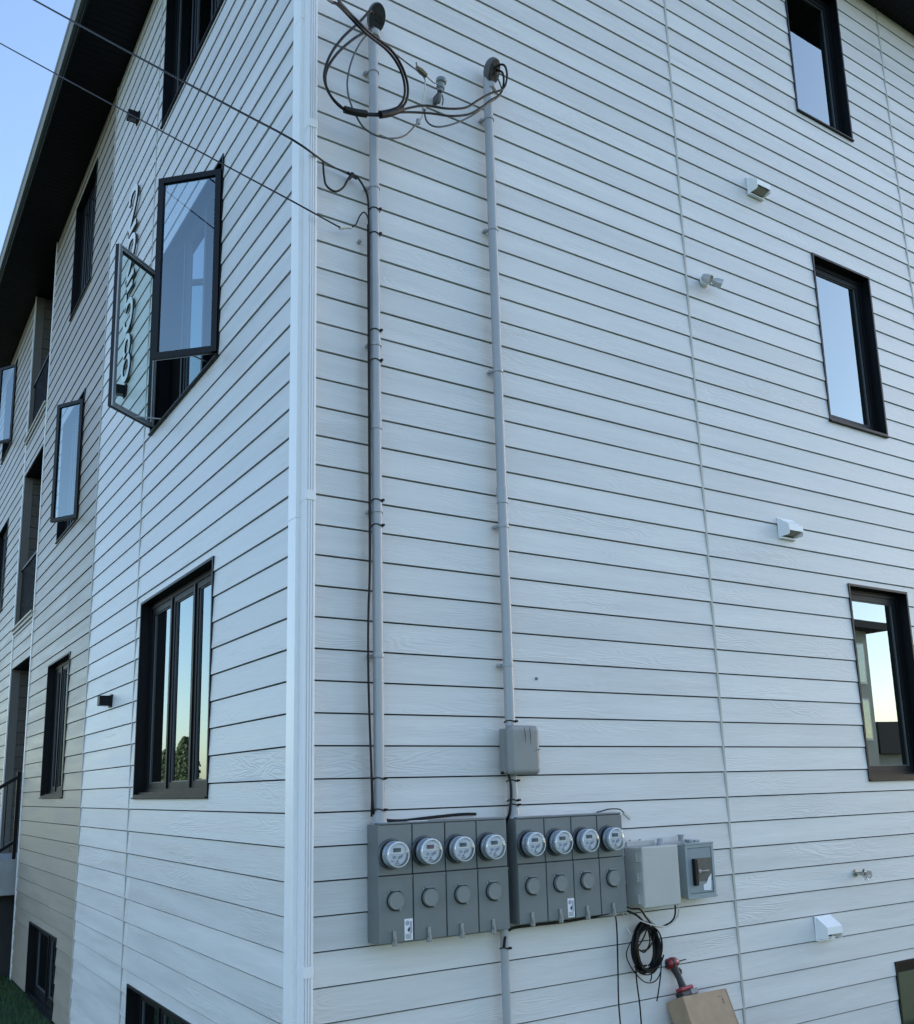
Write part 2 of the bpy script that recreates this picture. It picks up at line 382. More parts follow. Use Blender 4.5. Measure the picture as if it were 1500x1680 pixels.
for wl, segs, holes in (('R', SEGR, HR), ('L', SEGL, HL + HREC)):
    for si, (u0, u1) in enumerate(segs):
        for k in range(k0, int(TOPZ / PITCH)):
            za, zb = max(k * PITCH, GZ + .01), min((k + 1) * PITCH - SLOT, TOPZ)
            if zb - za < .03: continue
            for cols in board_rects(u0, u1, za, zb, holes):
                boards.append((seen_area(wl, cols), wl, si, k, cols))
boards.sort(key=lambda q: -q[0])
rest = {('R', 'siding'): MB(), ('L', 'siding'): MB(), ('L', 'beige'): MB()}
for i, (ar, wl, si, k, cols) in enumerate(boards):
    mt = 'beige' if wl == 'L' and si >= 2 else 'siding'
    par = wallR if wl == 'R' else wallL
    if i < 300 and ar > 0:
        mb = MB(); board_mesh(mb, cols, k * PITCH); mb.xform(wallmap(wl)); mb.obj('siding_board', mt, par)
    else: board_mesh(rest[(wl, mt)], cols, k * PITCH)
for (wl, mt), mb in rest.items():
    mb.xform(wallmap(wl)); tag(mb.obj('siding_boards', mt, wallR if wl == 'R' else wallL), kind='stuff')

# joint strips, corner boards
def strip(wl, u, z0, z1, wd, m, proud=.001, parent=None, name='joint_strip'):
    mb = MB(); mb.box(u - wd / 2, u + wd / 2, -.02, proud, z0, z1); mb.xform(wallmap(wl)); return mb.obj(name, m, parent)
for u in (3.744, 7.411): strip('R', u, GZ, TOPZ, .021, 'strip', parent=wallR)
strip('L', 3.871, GZ, TOPZ, .021, 'strip', parent=wallL)
strip('L', 5.98, GZ, TOPZ, .03, 'strip', .004, parent=wallL)
for (za, zb) in ((GZ, 1.418), (1.420, 5.08), (5.082, TOPZ)):
    mb = MB(); mb.box(-.006, .02, .021, .115, za, zb, .0015, 1); mb.box(-.006, .10, -.006, .02, za, zb, .0015, 1); mb.obj('corner_board', 'trim', bld)
for (y0, y1) in ((REC[0] - .035, REC[0] + .012), (REC[1] - .012, REC[1] + .035)):
    mb = MB(); mb.box(-.008, .012, y0, y1, GZ, TOPZ); mb.obj('corner_board', 'trim', bld)

# windows
def ring(mb, u0, u1, z0, z1, t, d0, d1):
    mb.box(u0, u0 + t, d0, d1, z0, z1); mb.box(u1 - t, u1, d0, d1, z0, z1)
    mb.box(u0 + t, u1 - t, d0, d1, z0, z0 + t); mb.box(u0 + t, u1 - t, d0, d1, z1 - t, z1)
def sash_bits(u0, u1, z0, z1, d, st=.052, th=.045):
    f = MB(); ring(f, u0, u1, z0, z1, st, d - th / 2, d + th / 2)
    p = MB(); p.quad((u0 + st - .004, d, z0 + st - .004), (u1 - st + .004, d, z0 + st - .004), (u1 - st + .004, d, z1 - st + .004), (u0 + st - .004, d, z1 - st + .004))
    return f, p
def window(wl, h, n, label, opened=()):
    """opened: list of (lite index, hinge 'a'|'b', angle in degrees)"""
    u0, u1, z0, z1 = h; m = wallmap(wl)
    f = MB(); e = .004
    ring(f, u0 - .012, u1 + .012, z0 - .012, z1 + .012, .012 + .010, -.005, .007)      # outer flange
    ring(f, u0 + .001, u1 - .001, z0 + .001, z1 - .001, .010, -.16, -.0055)           # reveal lining
    ring(f, u0 + .011, u1 - .011, z0 + .011, z1 - .011, .047, -.155, -.085)           # fixed frame
    a, b_ = u0 + .058, u1 - .058; wd = (b_ - a) / n
    for i in range(1, n): f.box(a + i * wd - .02, a + i * wd + .02, -.15, -.08, z0 + .058, z1 - .058)
    f.xform(m); fr = f.obj('window', 'black', bld); fr['label'] = label
    s = MB(); s.box(u0 - .012, u1 + .012, -.084, .022, z0 - .028, z0 - .0125, .003, 1); s.box(u0 + .012, u1 - .012, -.084, -.03, z0 + .0115, z0 + .03)
    s.xform(m); s.obj('sill', 'black', fr)
    op = {o[0]: o for o in opened}
    for i in range(n):
        su0, su1 = a + i * wd + (.021 if i else 0.001), a + (i + 1) * wd - (.021 if i < n - 1 else .001)
        sz0, sz1 = z0 + .059, z1 - .059
        if i in op:
            _, hg, ang, hu, ln, sz0, sz1 = op[i]
            a0, a1 = (hu, hu + ln) if hg == 'a' else (hu - ln, hu)
            sgn = 1 if hg == 'a' else -1
            rot = Matrix.Translation((hu, .004, 0)) @ Matrix.Rotation(R(ang) * sgn, 4, 'Z') @ Matrix.Translation((-hu, 0, 0))
            sf, sp = sash_bits(a0, a1, sz0, sz1, 0.0, .05, .036); sf.xform(m @ rot); sp.xform(m @ rot)
            sf.obj('sash', 'black', fr); sp.obj('pane', 'clear' if hg == 'b' else 'sashglass', fr)
            si = MB(); ring(si, a0 + .003, a1 - .003, sz0 + .003, sz1 - .003, .018, -.034, -.0185); ring(si, a0 + .026, a1 - .026, sz0 + .026, sz1 - .026, .020, -.030, -.0185)
            si.xform(m @ rot); si.obj('sash_lining', 'whitepvc', fr)
            e0 = m @ rot @ Vector((hu + sgn * ln * .45, -.02, sz0 + .02)); e1 = m @ Vector((hu + sgn * ln * .5, -.09, z0 + .03))
            ar = MB(); ar.tube([e0, e1], .008, 6); ar.obj('stay_arm', 'steel', fr)
        else:
            sf, sp = sash_bits(su0, su1, sz0, sz1, -.117)
            sf.xform(m); sp.xform(m); sf.obj('sash', 'black', fr); sp.obj('pane', 'coated', fr)
            gbd = MB(); ring(gbd, su0 + .0515, su1 - .0515, sz0 + .0515, sz1 - .0515, .009, -.116, -.106); gbd.xform(m); gbd.obj('glazing_bead', 'bead', fr)
    rm = MB(); q = .8
    for F in (((u0, -.17, z0), (u0, -q, z0), (u0, -q, z1), (u0, -.17, z1)), ((u1, -.17, z0), (u1, -q, z0), (u1, -q, z1), (u1, -.17, z1)),
              ((u0, -.17, z0), (u1, -.17, z0), (u1, -q, z0), (u0, -q, z0)), ((u0, -.17, z1), (u1, -.17, z1), (u1, -q, z1), (u0, -q, z1)),
              ((u0, -q, z0), (u1, -q, z0), (u1, -q, z1), (u0, -q, z1))): rm.quad(*F)
    rm.xform(m); rm.obj('room', 'room', fr)
    return fr
for h, lb in zip(HR, ('top floor window of the side wall under the eave', 'second floor window of the side wall', 'first floor window of the side wall at the right edge', 'basement window low on the side wall')):
    window('R', h, 1, lb)
window('L', HL[0], 3, 'dark top floor window near the white corner')
window('L', HL[1], 3, 'window with two casement sashes swung open', opened=((0, 'a', 45.6, 1.632, .575, 3.235, 4.89), (2, 'b', 52.5, 3.585, .61, 3.25, 4.90)))
window('L', HL[2], 3, 'closed three pane window near the corner')
window('L', HL[3], 3, 'basement window at the foot of the white front')
window('L', HL[4], 3, 'narrow top floor window in the beige front')
window('L', HL[5], 3, 'window in the beige front with one sash ajar', opened=((0, 'a', 32.5, 7.075, .46, 3.24, 4.87),))
window('L', HL[6], 3, 'first floor window in the beige front')
window('L', HL[7], 2, 'basement window above the lawn')
window('L', HL[8], 3, 'top floor window beyond the balconies with a sash ajar', opened=((0, 'a', 32.5, 14.21, .46, 6.67, 8.30),))
window('L', HL[9], 3, 'second floor window beyond the balconies')
window('L', HL[10], 3, 'first floor window beyond the balconies')

# balcony recess
mb = MB(); D = 1.7
for (z0, z1) in ((GZ, 1.86), (2.52, 5.30), (5.95, TOPZ)):
    mb.box(.012, .15, REC[1] - .006, REC[1] + .012, z0, z1)
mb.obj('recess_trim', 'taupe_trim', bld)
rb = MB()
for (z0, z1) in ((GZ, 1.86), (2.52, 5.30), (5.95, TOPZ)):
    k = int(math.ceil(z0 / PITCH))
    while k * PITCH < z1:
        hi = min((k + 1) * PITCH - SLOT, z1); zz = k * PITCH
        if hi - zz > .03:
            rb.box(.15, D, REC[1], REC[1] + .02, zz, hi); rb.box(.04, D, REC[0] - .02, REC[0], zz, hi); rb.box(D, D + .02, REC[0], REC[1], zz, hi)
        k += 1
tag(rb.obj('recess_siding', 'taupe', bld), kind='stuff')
mb = MB(); mb.box(.031, D + .1, REC[0] - .06, REC[0] - .021, GZ, TOPZ); mb.box(.031, D + .1, REC[1] + .021, REC[1] + .06, GZ, TOPZ); mb.box(D + .03, D + .08, REC[0], REC[1], GZ, TOPZ); mb.obj('recess_wall', 'sheathing', bld)
for (z0, z1) in ((1.86, 2.52), (5.30, 5.95)):
    mb = MB(); mb.box(.032, D, REC[0], REC[1], z0 + .02, z1 - .005); sb = mb.obj('balcony_slab', 'beige', bld)
    mb = MB(); mb.box(.034, D, REC[0] + .01, REC[1] - .01, z0, z0 + .019); mb.obj('ceiling_panel', 'soffit', sb)
    mb = MB(); mb.box(-.045, .06, REC[0] - .01, REC[1] + .01, z1 - .004, z1 + .035, .004, 1); mb.box(-.02, .0, REC[0] + .013, REC[1] - .013, z1 - .06, z1 - .0045); mb.obj('slab_nosing', 'beige_trim', sb)
    rl = MB(); rl.box(.05, .10, REC[0], REC[1] - .01, z1 + 1.05, z1 + 1.09); rail = rl.obj('balcony_railing', 'black', bld)
    rl = MB(); rl.box(.06, .09, REC[0], REC[1] - .01, z1 + .10, z1 + .13); rl.obj('bottom_rail', 'black', rail)
    bmesh_ = MB(); bmesh_.box(-.008, .008, -.008, .008, 0, .925); bme = bmesh_.mesh('baluster', 'black')
    for i in range(18):
        o = link('baluster', bme, rail, world=False); o.location = (.075, REC[0] + .07 + i * .11, z1 + .127); o.matrix_parent_inverse = wmat(rail).inverted()
# roof, soffit, gutter
OL, OR_ = .62, .5
mb = MB(); mb.box(-OL + .02, XE + .5, -OR_ + .02, YE + .5, TOPZ + .004, TOPZ + .22); roof = mb.obj('roof', 'roofing', bld)
mb = MB()
# vented soffit: narrow V-grooved planks across the overhang
y = -OR_
while y < YE:
    mb.box(-OL, .06, y, y + .094, TOPZ - .010, TOPZ + .002); y += .1
x = .07
while x < XE:
    mb.box(x, x + .094, -OR_, .06, TOPZ - .010, TOPZ + .002); x += .1
mb.box(.04, 2.0, REC[0] - .05, REC[1] + .05, TOPZ - .009, TOPZ + .001)
tag(mb.obj('soffit', 'soffit', roof), kind='stuff')
mb = MB(); mb.box(-OL - .025, -OL - .001, -OR_ - .025, YE + .5, TOPZ - .03, TOPZ + .16, .003, 1); mb.box(-OL, XE + .5, -OR_ - .025, -OR_ - .001, TOPZ - .03, TOPZ + .16, .003, 1); mb.obj('fascia', 'black', roof)
mb = MB()
prof = [(-OL - .026, TOPZ + .03), (-OL - .075, TOPZ + .03), (-OL - .10, TOPZ + .075), (-OL - .115, TOPZ + .09), (-OL - .115, TOPZ + .15), (-OL - .026, TOPZ + .15)]
mb.prism(prof, -OR_ - .03, YE + .5); mb.obj('gutter', 'gutter', roof)

# ------------------------------------------------------------------ downspout
ds = thing('downspout', (.058, -.053, GZ), 'white fluted rectangular downspout running down the corner of the building', 'downspout')
def spout(z0, z1, gx, flute=True):
    mb = MB(); x0, x1, y0, y1 = .025 - gx, .091 + gx, -.095 - gx, -.0065
    pr = [(x0, y1), (x0, y0 + .006), (x0 + .006, y0)]
    nf = 3
    if flute:
        ww = (x1 - x0 - .016) / nf
        for i in range(nf):
            a = x0 + .008 + i * ww
            pr += [(a, y0), (a + ww * .12, y0 + .009), (a + ww * .42, y0 + .009), (a + ww * .54, y0)]
    pr += [(x1 - .006, y0), (x1, y0 + .006), (x1, y1)]
    a = [mb.bm.verts.new((x, y, z0)) for x, y in pr]; b_ = [mb.bm.verts.new((x, y, z1)) for x, y in pr]
    for i in range(len(pr)): j = (i + 1) % len(pr); mb.bm.faces.new((a[i], a[j], b_[j], b_[i]))
    mb.bm.faces.new(a[::-1]); mb.bm.faces.new(b_); return mb
zj = [GZ + .15, -1.32, 1.52, 4.17, TOPZ - .02]
for a, b_ in zip(zj, zj[1:]): spout(a, b_ - .0005, 0).obj('pipe_section', 'spout', ds)
for z in zj[1:-1]: spout(z, z + .06, .0022, False).obj('sleeve', 'spout', ds)
for z in (-.7, 2.6, 5.4, 7.6):
    mb = MB(); mb.box(.018, .098, -.1005, -.0062, z, z + .025); mb.obj('strap', 'spout', ds) if z > 6 else mb.bm.free()

# ------------------------------------------------------------------ electrical conduits
def pipe(mb, x, y, z0, z1, r, n=20): mb.lathe((x, y, 0), (0, 0, 1), [(z0, r), (z1, r)], n)
def conduit(label, xs, r, yc, z0, z1, couplings, clamps, ties, boltside=-1):
    th = thing('conduit', (xs, yc, z0), label, 'conduit', 'service conduits on the side wall')
    mb = MB(); pipe(mb, xs, yc, z0, z1, r); mb.obj('pipe', 'pvc', th)
    for z in couplings:
        mb = MB(); mb.lathe((xs, yc, z), (0, 0, 1), [(-.06, r), (-.06, r + .005), (.06, r + .005), (.062, r)], 20, False); mb.obj('coupling', 'pvc', th)
    for z in clamps:
        mb = MB(); mb.lathe((xs, yc, z), (0, 0, 1), [(-.011, r), (-.011, r + .006), (.011, r + .006), (.011, r)], 20, False)
        mb.box(xs - r - .022, xs - r + .01, yc + r - .012, -.002, z - .009, z + .009); mb.box(xs + r - .01, xs + r + .02, yc + r - .012, -.002, z - .011, z + .011)
        mb.lathe((xs - r - .012, -.025, z), (0, 1, 0), [(0, .007), (.02, .007)], 8); mb.obj('clamp', 'pvc', th)
    for z in ties:
        mb = MB(); mb.tube([(xs + (r + .004) * math.cos(a), yc + (r + .004) * math.sin(a), z + .006 * math.sin(a * 2)) for a in [2 * math.pi * i / 20 for i in range(21)]], .004, 5)
        mb.box(xs + r * .5, xs + r * .5 + .016, yc - r - .012, yc - r + .006, z - .006, z + .008); mb.obj('cable_tie', 'rubber', th)
    return th
c1 = conduit('left grey conduit rising from the left meter bank to a weatherhead', .546, .0345, -.058, -.49, 5.19, (2.15,), (4.84, 3.90, 2.70, 1.52, .56), (3.72, 3.53, 2.80, 2.58, 1.59, 1.42, -.21, -.40))
c2 = conduit('right grey conduit passing behind the rounded grey box', 1.566, .036, -.06, -.49, 5.22, (1.78,), (4.86, 3.90, 2.74, 1.55, .55), (.16, -.24, -.37, -.40))
c3 = conduit('lower grey conduit dropping from the meter banks to the ground', 1.462, .028, -.055, GZ, -1.17, (), (), (-1.31,))
def socket_collar(par, x, y, z0, r):
    mb = MB(); mb.lathe((x, y, z0), (0, 0, 1), [(0, r + .018), (.012, r + .018), (.02, r + .01), (.075, r + .008), (.078, r)], 20, False); mb.obj('hub', 'pvc', par)
socket_collar(c1, .546, -.058, -.489, .0345); socket_collar(c2, 1.566, -.06, -.489, .036)
def weatherhead(par, x, y, z, nrm):
    """rounded service cap with a slanting dark cable plate"""
    n_ = Vector(nrm).normalized(); bm = bmesh.new(); ra, rb_, rc = .066, .082, .112; cut = .022; C0 = Vector((x, y - .02, z))
    bmesh.ops.create_uvsphere(bm, u_segments=28, v_segments=18, radius=1.0)
    for v in bm.verts:
        v.co = Vector((v.co.x * ra, v.co.y * rb_, v.co.z * rc))
        dd = v.co.dot(n_) - cut
        if dd > 0: v.co -= n_ * dd
        v.co += C0
    for f in bm.faces: f.smooth = True
    mb = MB(); mb.bm.free(); mb.bm = bm; hd = mb.obj('weatherhead', 'hood', par)
    mb = MB(); mb.lathe((x, y + .012, z - .145), (0, 0, 1), [(0, .040), (.004, .043), (.045, .044), (.05, .040)], 20); mb.obj('collar', 'pvc', hd)
    mb = MB(); t1 = n_.orthogonal().normalized(); t2 = n_.cross(t1); pl = []
    for i in range(28):                       # the plate outline follows the cut cap
        a = 2 * math.pi * i / 28; dr = t1 * math.cos(a) + t2 * math.sin(a); lo, hi = 0, .2
        for _ in range(20):
            md = (lo + hi) / 2; q = n_ * cut + dr * md
            lo, hi = (md, hi) if (q.x / ra) ** 2 + (q.y / rb_) ** 2 + (q.z / rc) ** 2 < 1 else (lo, md)
        pl.append(C0 + n_ * (cut + .001) + dr * lo * .95)
    a_ = [mb.bm.verts.new(p) for p in pl]; b_ = [mb.bm.verts.new(p + n_ * .008) for p in pl]
    for i in range(28): j = (i + 1) % 28; mb.bm.faces.new((a_[i], a_[j], b_[j], b_[i]))
    mb.bm.faces.new(b_); pt = mb.obj('cable_plate', 'headface', hd)
    for k, (p_, q_) in enumerate(((.3, .2), (-.3, .25), (0, -.3), (.1, .55))):
        mb = MB(); mb.lathe(C0 + n_ * (cut + .0092) + t1 * p_ * .06 + t2 * q_ * .08, n_, [(0, .012), (.004, .010), (.004, .006)], 10, False, True); mb.obj('bushing', 'rubber', pt)
weatherhead(c1, .552, -.078, 5.272, (-.12, -.86, -.42)); weatherhead(c2, 1.588, -.08, 5.275, (.38, -.80, -.40))

# ------------------------------------------------------------------ meter banks and meters
MC = {}
def meter_bank(label, x0, x1, z0, z1, dp, stickers):
    th = thing('meter_bank', ((x0 + x1) / 2, -dp / 2, z0), label, 'meter bank', 'grey meter banks on the side wall')
    mb = MB(); mb.box(x0, x1, -dp, -.004, z0, z1, .004, 2); cab = mb.obj('cabinet', 'cabinet', th)
    mb = MB(); mb.box(x0 + .01, x1 - .004, -dp - .012, -.03, z1 + .0005, z1 + .012, .003, 1); mb.obj('rain_cap', 'cabinet', th)
    mb = MB(); mb.box(x0 + .006, x1 - .006, -dp - .0004, -dp + .004, z0 + .006, z1 - .006); mb.obj('gap_shade', 'cabdark', th)  # dark sheet that paints the shade in the gaps between covers
    wd = (x1 - x0) / 4; zm = z0 + (z1 - z0) * .565
    for i in range(4):
        a, b_ = x0 + i * wd + (.004 if i else .0), x0 + (i + 1) * wd - (.004 if i < 3 else .0); y = -dp
        mb = MB(); mb.box(a, b_, y - .012, y - .0005, zm + .004, z1 - .004, .003, 1); up = mb.obj('meter_cover', 'cabinet', th)
        mb = MB(); mb.box(a, b_, y - .016, y - .0005, z0 + .004, zm - .002, .003, 1); mb.box(a, b_, y - .019, y - .0165, zm - .016, zm - .003); lo = mb.obj('breaker_cover', 'cabinet', th)
        cx = (a + b_) / 2 - .005; kz = z0 + (z1 - z0) * .355
        mb = MB(); mb.lathe((cx, y - .0165, kz), (0, -1, 0), [(0, .050), (.0045, .053), (.020, .052), (.024, .0495), (.0245, .044), (.0235, .042), (.0235, .001)], 28, False)
        mb.box(cx - .036, cx + .03, y - .030, y - .0165, kz + .056, kz + .066, .003, 1); mb.box(cx + .018, cx + .034, y - .036, y - .0165, kz - .062, kz - .040, .003, 1)
        mb.obj('breaker_window', 'knob', lo)
        mb = MB(); mb.lathe((cx, y - .0163, kz), (0, -1, 0), [(0, .0605), (.005, .0605), (.005, .051)], 28, False, False); mb.obj('shadow_ring', 'cabdark', lo)  # dark ring painted in for the shadow gap round the disc
        mb = MB(); mb.lathe((cx - .047, y - .0165, kz + .055), (0, -1, 0), [(0, .006), (.006, .005)], 8); mb.obj('screw', 'steel', lo)
        lx = cx - .012
        mb = MB(); mb.box(lx - .011, lx + .011, y - .030, y - .0165, z0 + .018, z0 + .075, .003, 1); mb.box(lx - .016, lx + .016, y - .034, y - .016, z0 - .012, z0 + .017, .003, 1)
        mb.box(lx - .007, lx + .007, y - .038, y - .0345, z0 - .012, z0 + .04); mb.obj('latch', 'latch', lo)
        if i in stickers:
            sx = b_ - .062
            mb = MB(); mb.box(sx, sx + .058, y - .0175, y - .0165, z0 + .012, z0 + .135); st = mb.obj('warning_label', 'label', lo)
            mb = MB(); mb.prism([(sx + .018, z0 + .07), (sx + .034, z0 + .09), (sx + .038, z0 + .075), (sx + .032, z0 + .055)], y - .0182, y - .0177)
            for q in range(5): mb.box(sx + .006, sx + .05 - .006 * (q % 2), y - .0182, y - .0177, z0 + .02 + q * .006, z0 + .0225 + q * .006)
            mb.obj('print', 'ink', st)
            mb = MB(); mb.lathe((sx + .02, y - .0177, z0 + .11), (0, -1, 0), [(0, .015), (.0006, .015)], 16); mb.box(sx + .038, sx + .052, y - .0182, y - .0177, z0 + .05, z0 + .12); mb.obj('print', 'inklight', st)
    return th
meter_bank('left grey four meter bank under the left conduit', .487, 1.443, -1.182, -.488, .135, (0,))
meter_bank('right grey four meter bank beside the light grey box', 1.527, 2.465, -1.166, -.492, .13, (1,))
ORD = ['leftmost meter on the left bank', 'meter with reddish display, second on the left bank', 'third meter on the left bank', 'rightmost meter on the left bank beside the gap',
       'leftmost meter on the right bank beside the gap', 'second meter on the right bank', 'third meter on the right bank', 'rightmost meter on the right bank by the grey box']
def make_meter(i, x, z, yb, redd):
    th = thing('electricity_meter', (x, yb, z - .09), 'round glass ' + ORD[i], 'meter', 'electricity meters on the two banks')
    def q(n_, build, m, parent=th):
        key = (n_, m)
        if key not in MC:
            mb = MB(); build(mb); MC[key] = mb.mesh(n_, m)
        o = link(n_, MC[key], parent, world=False); o.location = (x, yb, z)
        o.matrix_parent_inverse = wmat(parent).inverted(); return o
    q('socket_ring', lambda b: b.lathe((0, 0, 0), (0, -1, 0), [(0, .092), (.010, .092), (.014, .089), (.022, .088), (.022, .080)], 36, False, False), 'darksteel')
    q('base_band', lambda b: b.lathe((0, -.02, 0), (0, -1, 0), [(0, .083), (.016, .083), (.017, .079)], 36, False, False), 'rubber')
    bd = q('body', lambda b: b.lathe((0, -.03, 0), (0, -1, 0), [(0, .0785), (.006, .080), (.018, .077), (.020, .074), (.043, .071), (.0435, .001)], 36), 'meterbody')
    fc = q('face', lambda b: b.lathe((0, -.0738, 0), (0, -1, 0), [(0, .0615), (.004, .0615)], 36, False), 'meterface')
    c_ = q('cover', lambda b: b.lathe((0, -.03, 0), (0, -1, 0), [(.010, .0825), (.03, .080), (.062, .0765), (.068, .073), (.073, .064), (.080, .040), (.083, .018), (.0835, .001)], 36, True, False), 'metercover')
    q('rim', lambda b: b.lathe((0, -.03, 0), (0, -1, 0), [(.062, .0768), (.067, .0765), (.0715, .072), (.0715, .068), (.066, .068)], 36, True, False), 'rim')
    q('display', lambda b: b.box(-.026, .026, -.0802, -.0785, .014, .038), 'lcdred' if redd else 'lcd')
    def pr(b):
        b.box(-.004, .004, -.0802, -.0785, -.042, -.034); b.box(-.012, .012, -.0802, -.0785, -.05, -.047); b.box(-.018, .02, -.0802, -.0785, -.055, -.0535)
    q('print', pr, 'ink')
    def pr2(b):
        b.box(-.056, .056, -.0802, -.0785, .002, .0035); b.box(-.03, -.008, -.0802, -.0785, -.024, -.006)
        for k in range(5): b.box(.006 + k * .007, .010 + k * .007, -.0802, -.0785, -.03 + k * .003, -.010 + k * .002)
        for k in range(3): b.box(-.044, -.02, -.0802, -.0785, -.034 - k * .004, -.032 - k * .004)
    q('print', pr2, 'inklight')
for i, (x, yb) in enumerate([(.574, -.1475), (.808, -.1475), (1.048, -.1475), (1.288, -.1475), (1.618, -.1425), (1.851, -.1425), (2.086, -.1425), (2.322, -.1425)]):
    make_meter(i, x, -.655 if i else -.662, yb, i == 1)

# ------------------------------------------------------------------ rounded telecom box, fibreglass box, disconnect switch
tb = thing('junction_box', (1.61, -.1, -.21), 'rounded dark grey plastic box fixed over the right conduit', 'junction box')
mb = MB(); mb.box(1.475, 1.742, -.165, -.10, -.205, .128, .036, 5)
for v in mb.bm.verts:
    v.co.y += -.012 * (1 - ((v.co.x - 1.608) / .134) ** 2) * (1 if v.co.y < -.12 else 0)
    v.co.x += .012 * (1 - abs((v.co.z + .04) / .17)) * (1 if v.co.x > 1.6 else -.3)
mb.obj('cover', 'telebox', tb)
mb = MB(); mb.box(1.49, 1.725, -.0995, -.03, -.19, .11, .008, 2); mb.obj('backplate', 'telebox', tb)
mb = MB(); mb.tube([(1.60, -.1772, .112), (1.604, -.1783, .06), (1.607, -.1785, 0.01)], [.002, .0022, .0008], 5); mb.tube([(1.645, -.177, .112), (1.649, -.178, .05), (1.65, -.1783, .0)], [.002, .0022, .0008], 5); mb.tube([(1.68, -.1745, -.045), (1.71, -.172, -.038), (1.744, -.160, -.032)], [.0008, .002, .002], 5); mb.obj('cable_knockout', 'cabdark', tb)
mb = MB(); mb.lathe((1.49, -.06, -.197), (0, 0, 1), [(0, .014), (.02, .014)], 10); mb.obj('bolt', 'rubber', tb)

gb = thing('utility_box', (2.77, -.1, -1.145), 'light grey fibreglass utility box between the right meter bank and the switch', 'utility box')
mb = MB(); mb.box(2.597, 2.945, -.155, -.004, -1.143, -.735, .008, 2); mb.obj('body', 'greybox', gb)
mb = MB(); mb.box(2.590, 2.952, -.196, -.1555, -1.150, -.727, .010, 3); lid = mb.obj('door', 'greybox', gb)
for z in (-.80, -.94, -1.09):
    mb = MB()
    for k in range(4): mb.lathe((2.580, -.150, z - .03 + k * .016), (0, 0, 1), [(0, .010), (.012, .010)], 10)
    mb.box(2.584, 2.5895, -.175, -.12, z - .032, z + .035); mb.obj('hinge', 'greybox', lid)
mb = MB(); mb.box(2.62, 2.90, -.012, -.003, -.733, -.70); mb.obj('mounting_flange', 'greybox', gb)
for x in (2.66, 2.76): 
    mb = MB(); mb.lathe((x, -.003, -.69), (0, -1, 0), [(0, .006), (.008, .005)], 8); mb.obj('screw', 'steel', gb)
mb = MB(); mb.lathe((2.90, -.07, -.735), (0, 0, 1), [(0, .028), (.02, .028), (.022, .022), (.05, .022)], 12, False); mb.box(2.93, 3.10, -.085, -.05, -.728, -.715); mb.obj('cable_gland', 'pvc', gb)

dz = thing('disconnect_switch', (3.25, -.06, -1.125), 'small grey disconnect switch with black handle beside the utility box', 'switch box')
mb = MB(); mb.box(3.105, 3.395, -.105, -.004, -1.118, -.748, .003, 1); mb.obj('body', 'disc', dz)
mb = MB(); ring(mb, 3.100, 3.402, -1.122, -.744, .022, .1055, .122); mb.box(3.097, 3.405, .1005, .128, -.7435, -.731, .002, 1); mb.box(3.097, 3.408, .1005, .130, -1.135, -1.1225, .002, 1)
mb.xform(wallmap('R')); mb.obj('door_frame', 'disc', dz)
mb = MB(); mb.box(3.126, 3.376, -.119, -.1055, -1.096, -.770, .002, 1); dd = mb.obj('door', 'discface', dz)
mb = MB(); mb.box(3.19, 3.374, -.1205, -.1195, -1.015, -.845); mb.obj('nameplate', 'plate', dd)
mb = MB(); mb.box(3.163, 3.2, -.150, -.1195, -1.04, -.845, .006, 2); mb.obj('handle', 'rubber', dd)
mb = MB(); mb.lathe((3.232, -.1207, -.94), (0, -1, 0), [(0, .016), (.012, .015), (.016, .010)], 14); mb.box(3.25, 3.33, -.135, -.1212, -.944, -.934, .002, 1); mb.obj('pull_rod', 'steel', dd)
mb = MB(); mb.prism([(3.27, -1.08), (3.35, -1.085), (3.362, -.965), (3.33, -.99), (3.305, -1.03), (3.27, -1.04)], -.1222, -.1212); mb.obj('worn_label', 'label', dd)
mb = MB(); mb.lathe((3.14, -.05, -.7305), (0, 0, 1), [(0, .03), (.012, .03), (.014, .022), (.05, .022), (.05, .026), (.062, .026)], 8, False); mb.box(3.19, 3.235, -.09, -.02, -.7305, -.708, .004, 1); mb.box(3.26, 3.31, -.08, -.02, -.7305, -.714, .004, 1); mb.obj('conduit_fittings', 'disc', dz)

# ------------------------------------------------------------------ cables
def cable(name, pts, r, m, label=None, group=None, parent=None, n=7, smooth=8):
    mb = MB(); mb.tube(smooth_path(pts, smooth) if smooth else pts, r, n); o = mb.obj(name, m, parent)
    if parent is None: tag(o, label, 'cable', group)
    return o
sd = thing('service_drop', (.55, -.3, 4.2), 'thick black service drop cables looping round the left weatherhead', 'cable')
ext = (-.841, -2.078, 3.248); e2 = (-1.6, -3.5, 2.2)
A = [(-.048, -.75, 4.554), (.227, -.55, 4.664), (.483, -.42, 4.731), (.613, -.36, 4.688), (.691, -.30, 4.617), (.696, -.27, 4.518), (.647, -.25, 4.437), (.578, -.24, 4.386)]
B_ = [(-.075, -.77, 4.52), (.203, -.57, 4.623), (.453, -.44, 4.687), (.582, -.38, 4.649), (.654, -.32, 4.587), (.66, -.29, 4.498), (.616, -.26, 4.423), (.543, -.25, 4.36)]
st = Vector(A[0]); far = Vector(ext)
dirv = (Vector(A[0]) - Vector(A[1])).normalized()
farp = Vector(A[0]) + (far - Vector(A[0])) * 6
def lead(p0, off):
    return [tuple(farp + Vector(off)), tuple(Vector(p0).lerp(farp, .15) + Vector(off))]
cable('phase_cable', lead(A[0], (.03, .0, .01)) + A, .0095, 'rubber', parent=sd)
cable('phase_cable', lead(B_[0], (0, .02, -.01)) + B_, .0095, 'rubber', parent=sd)
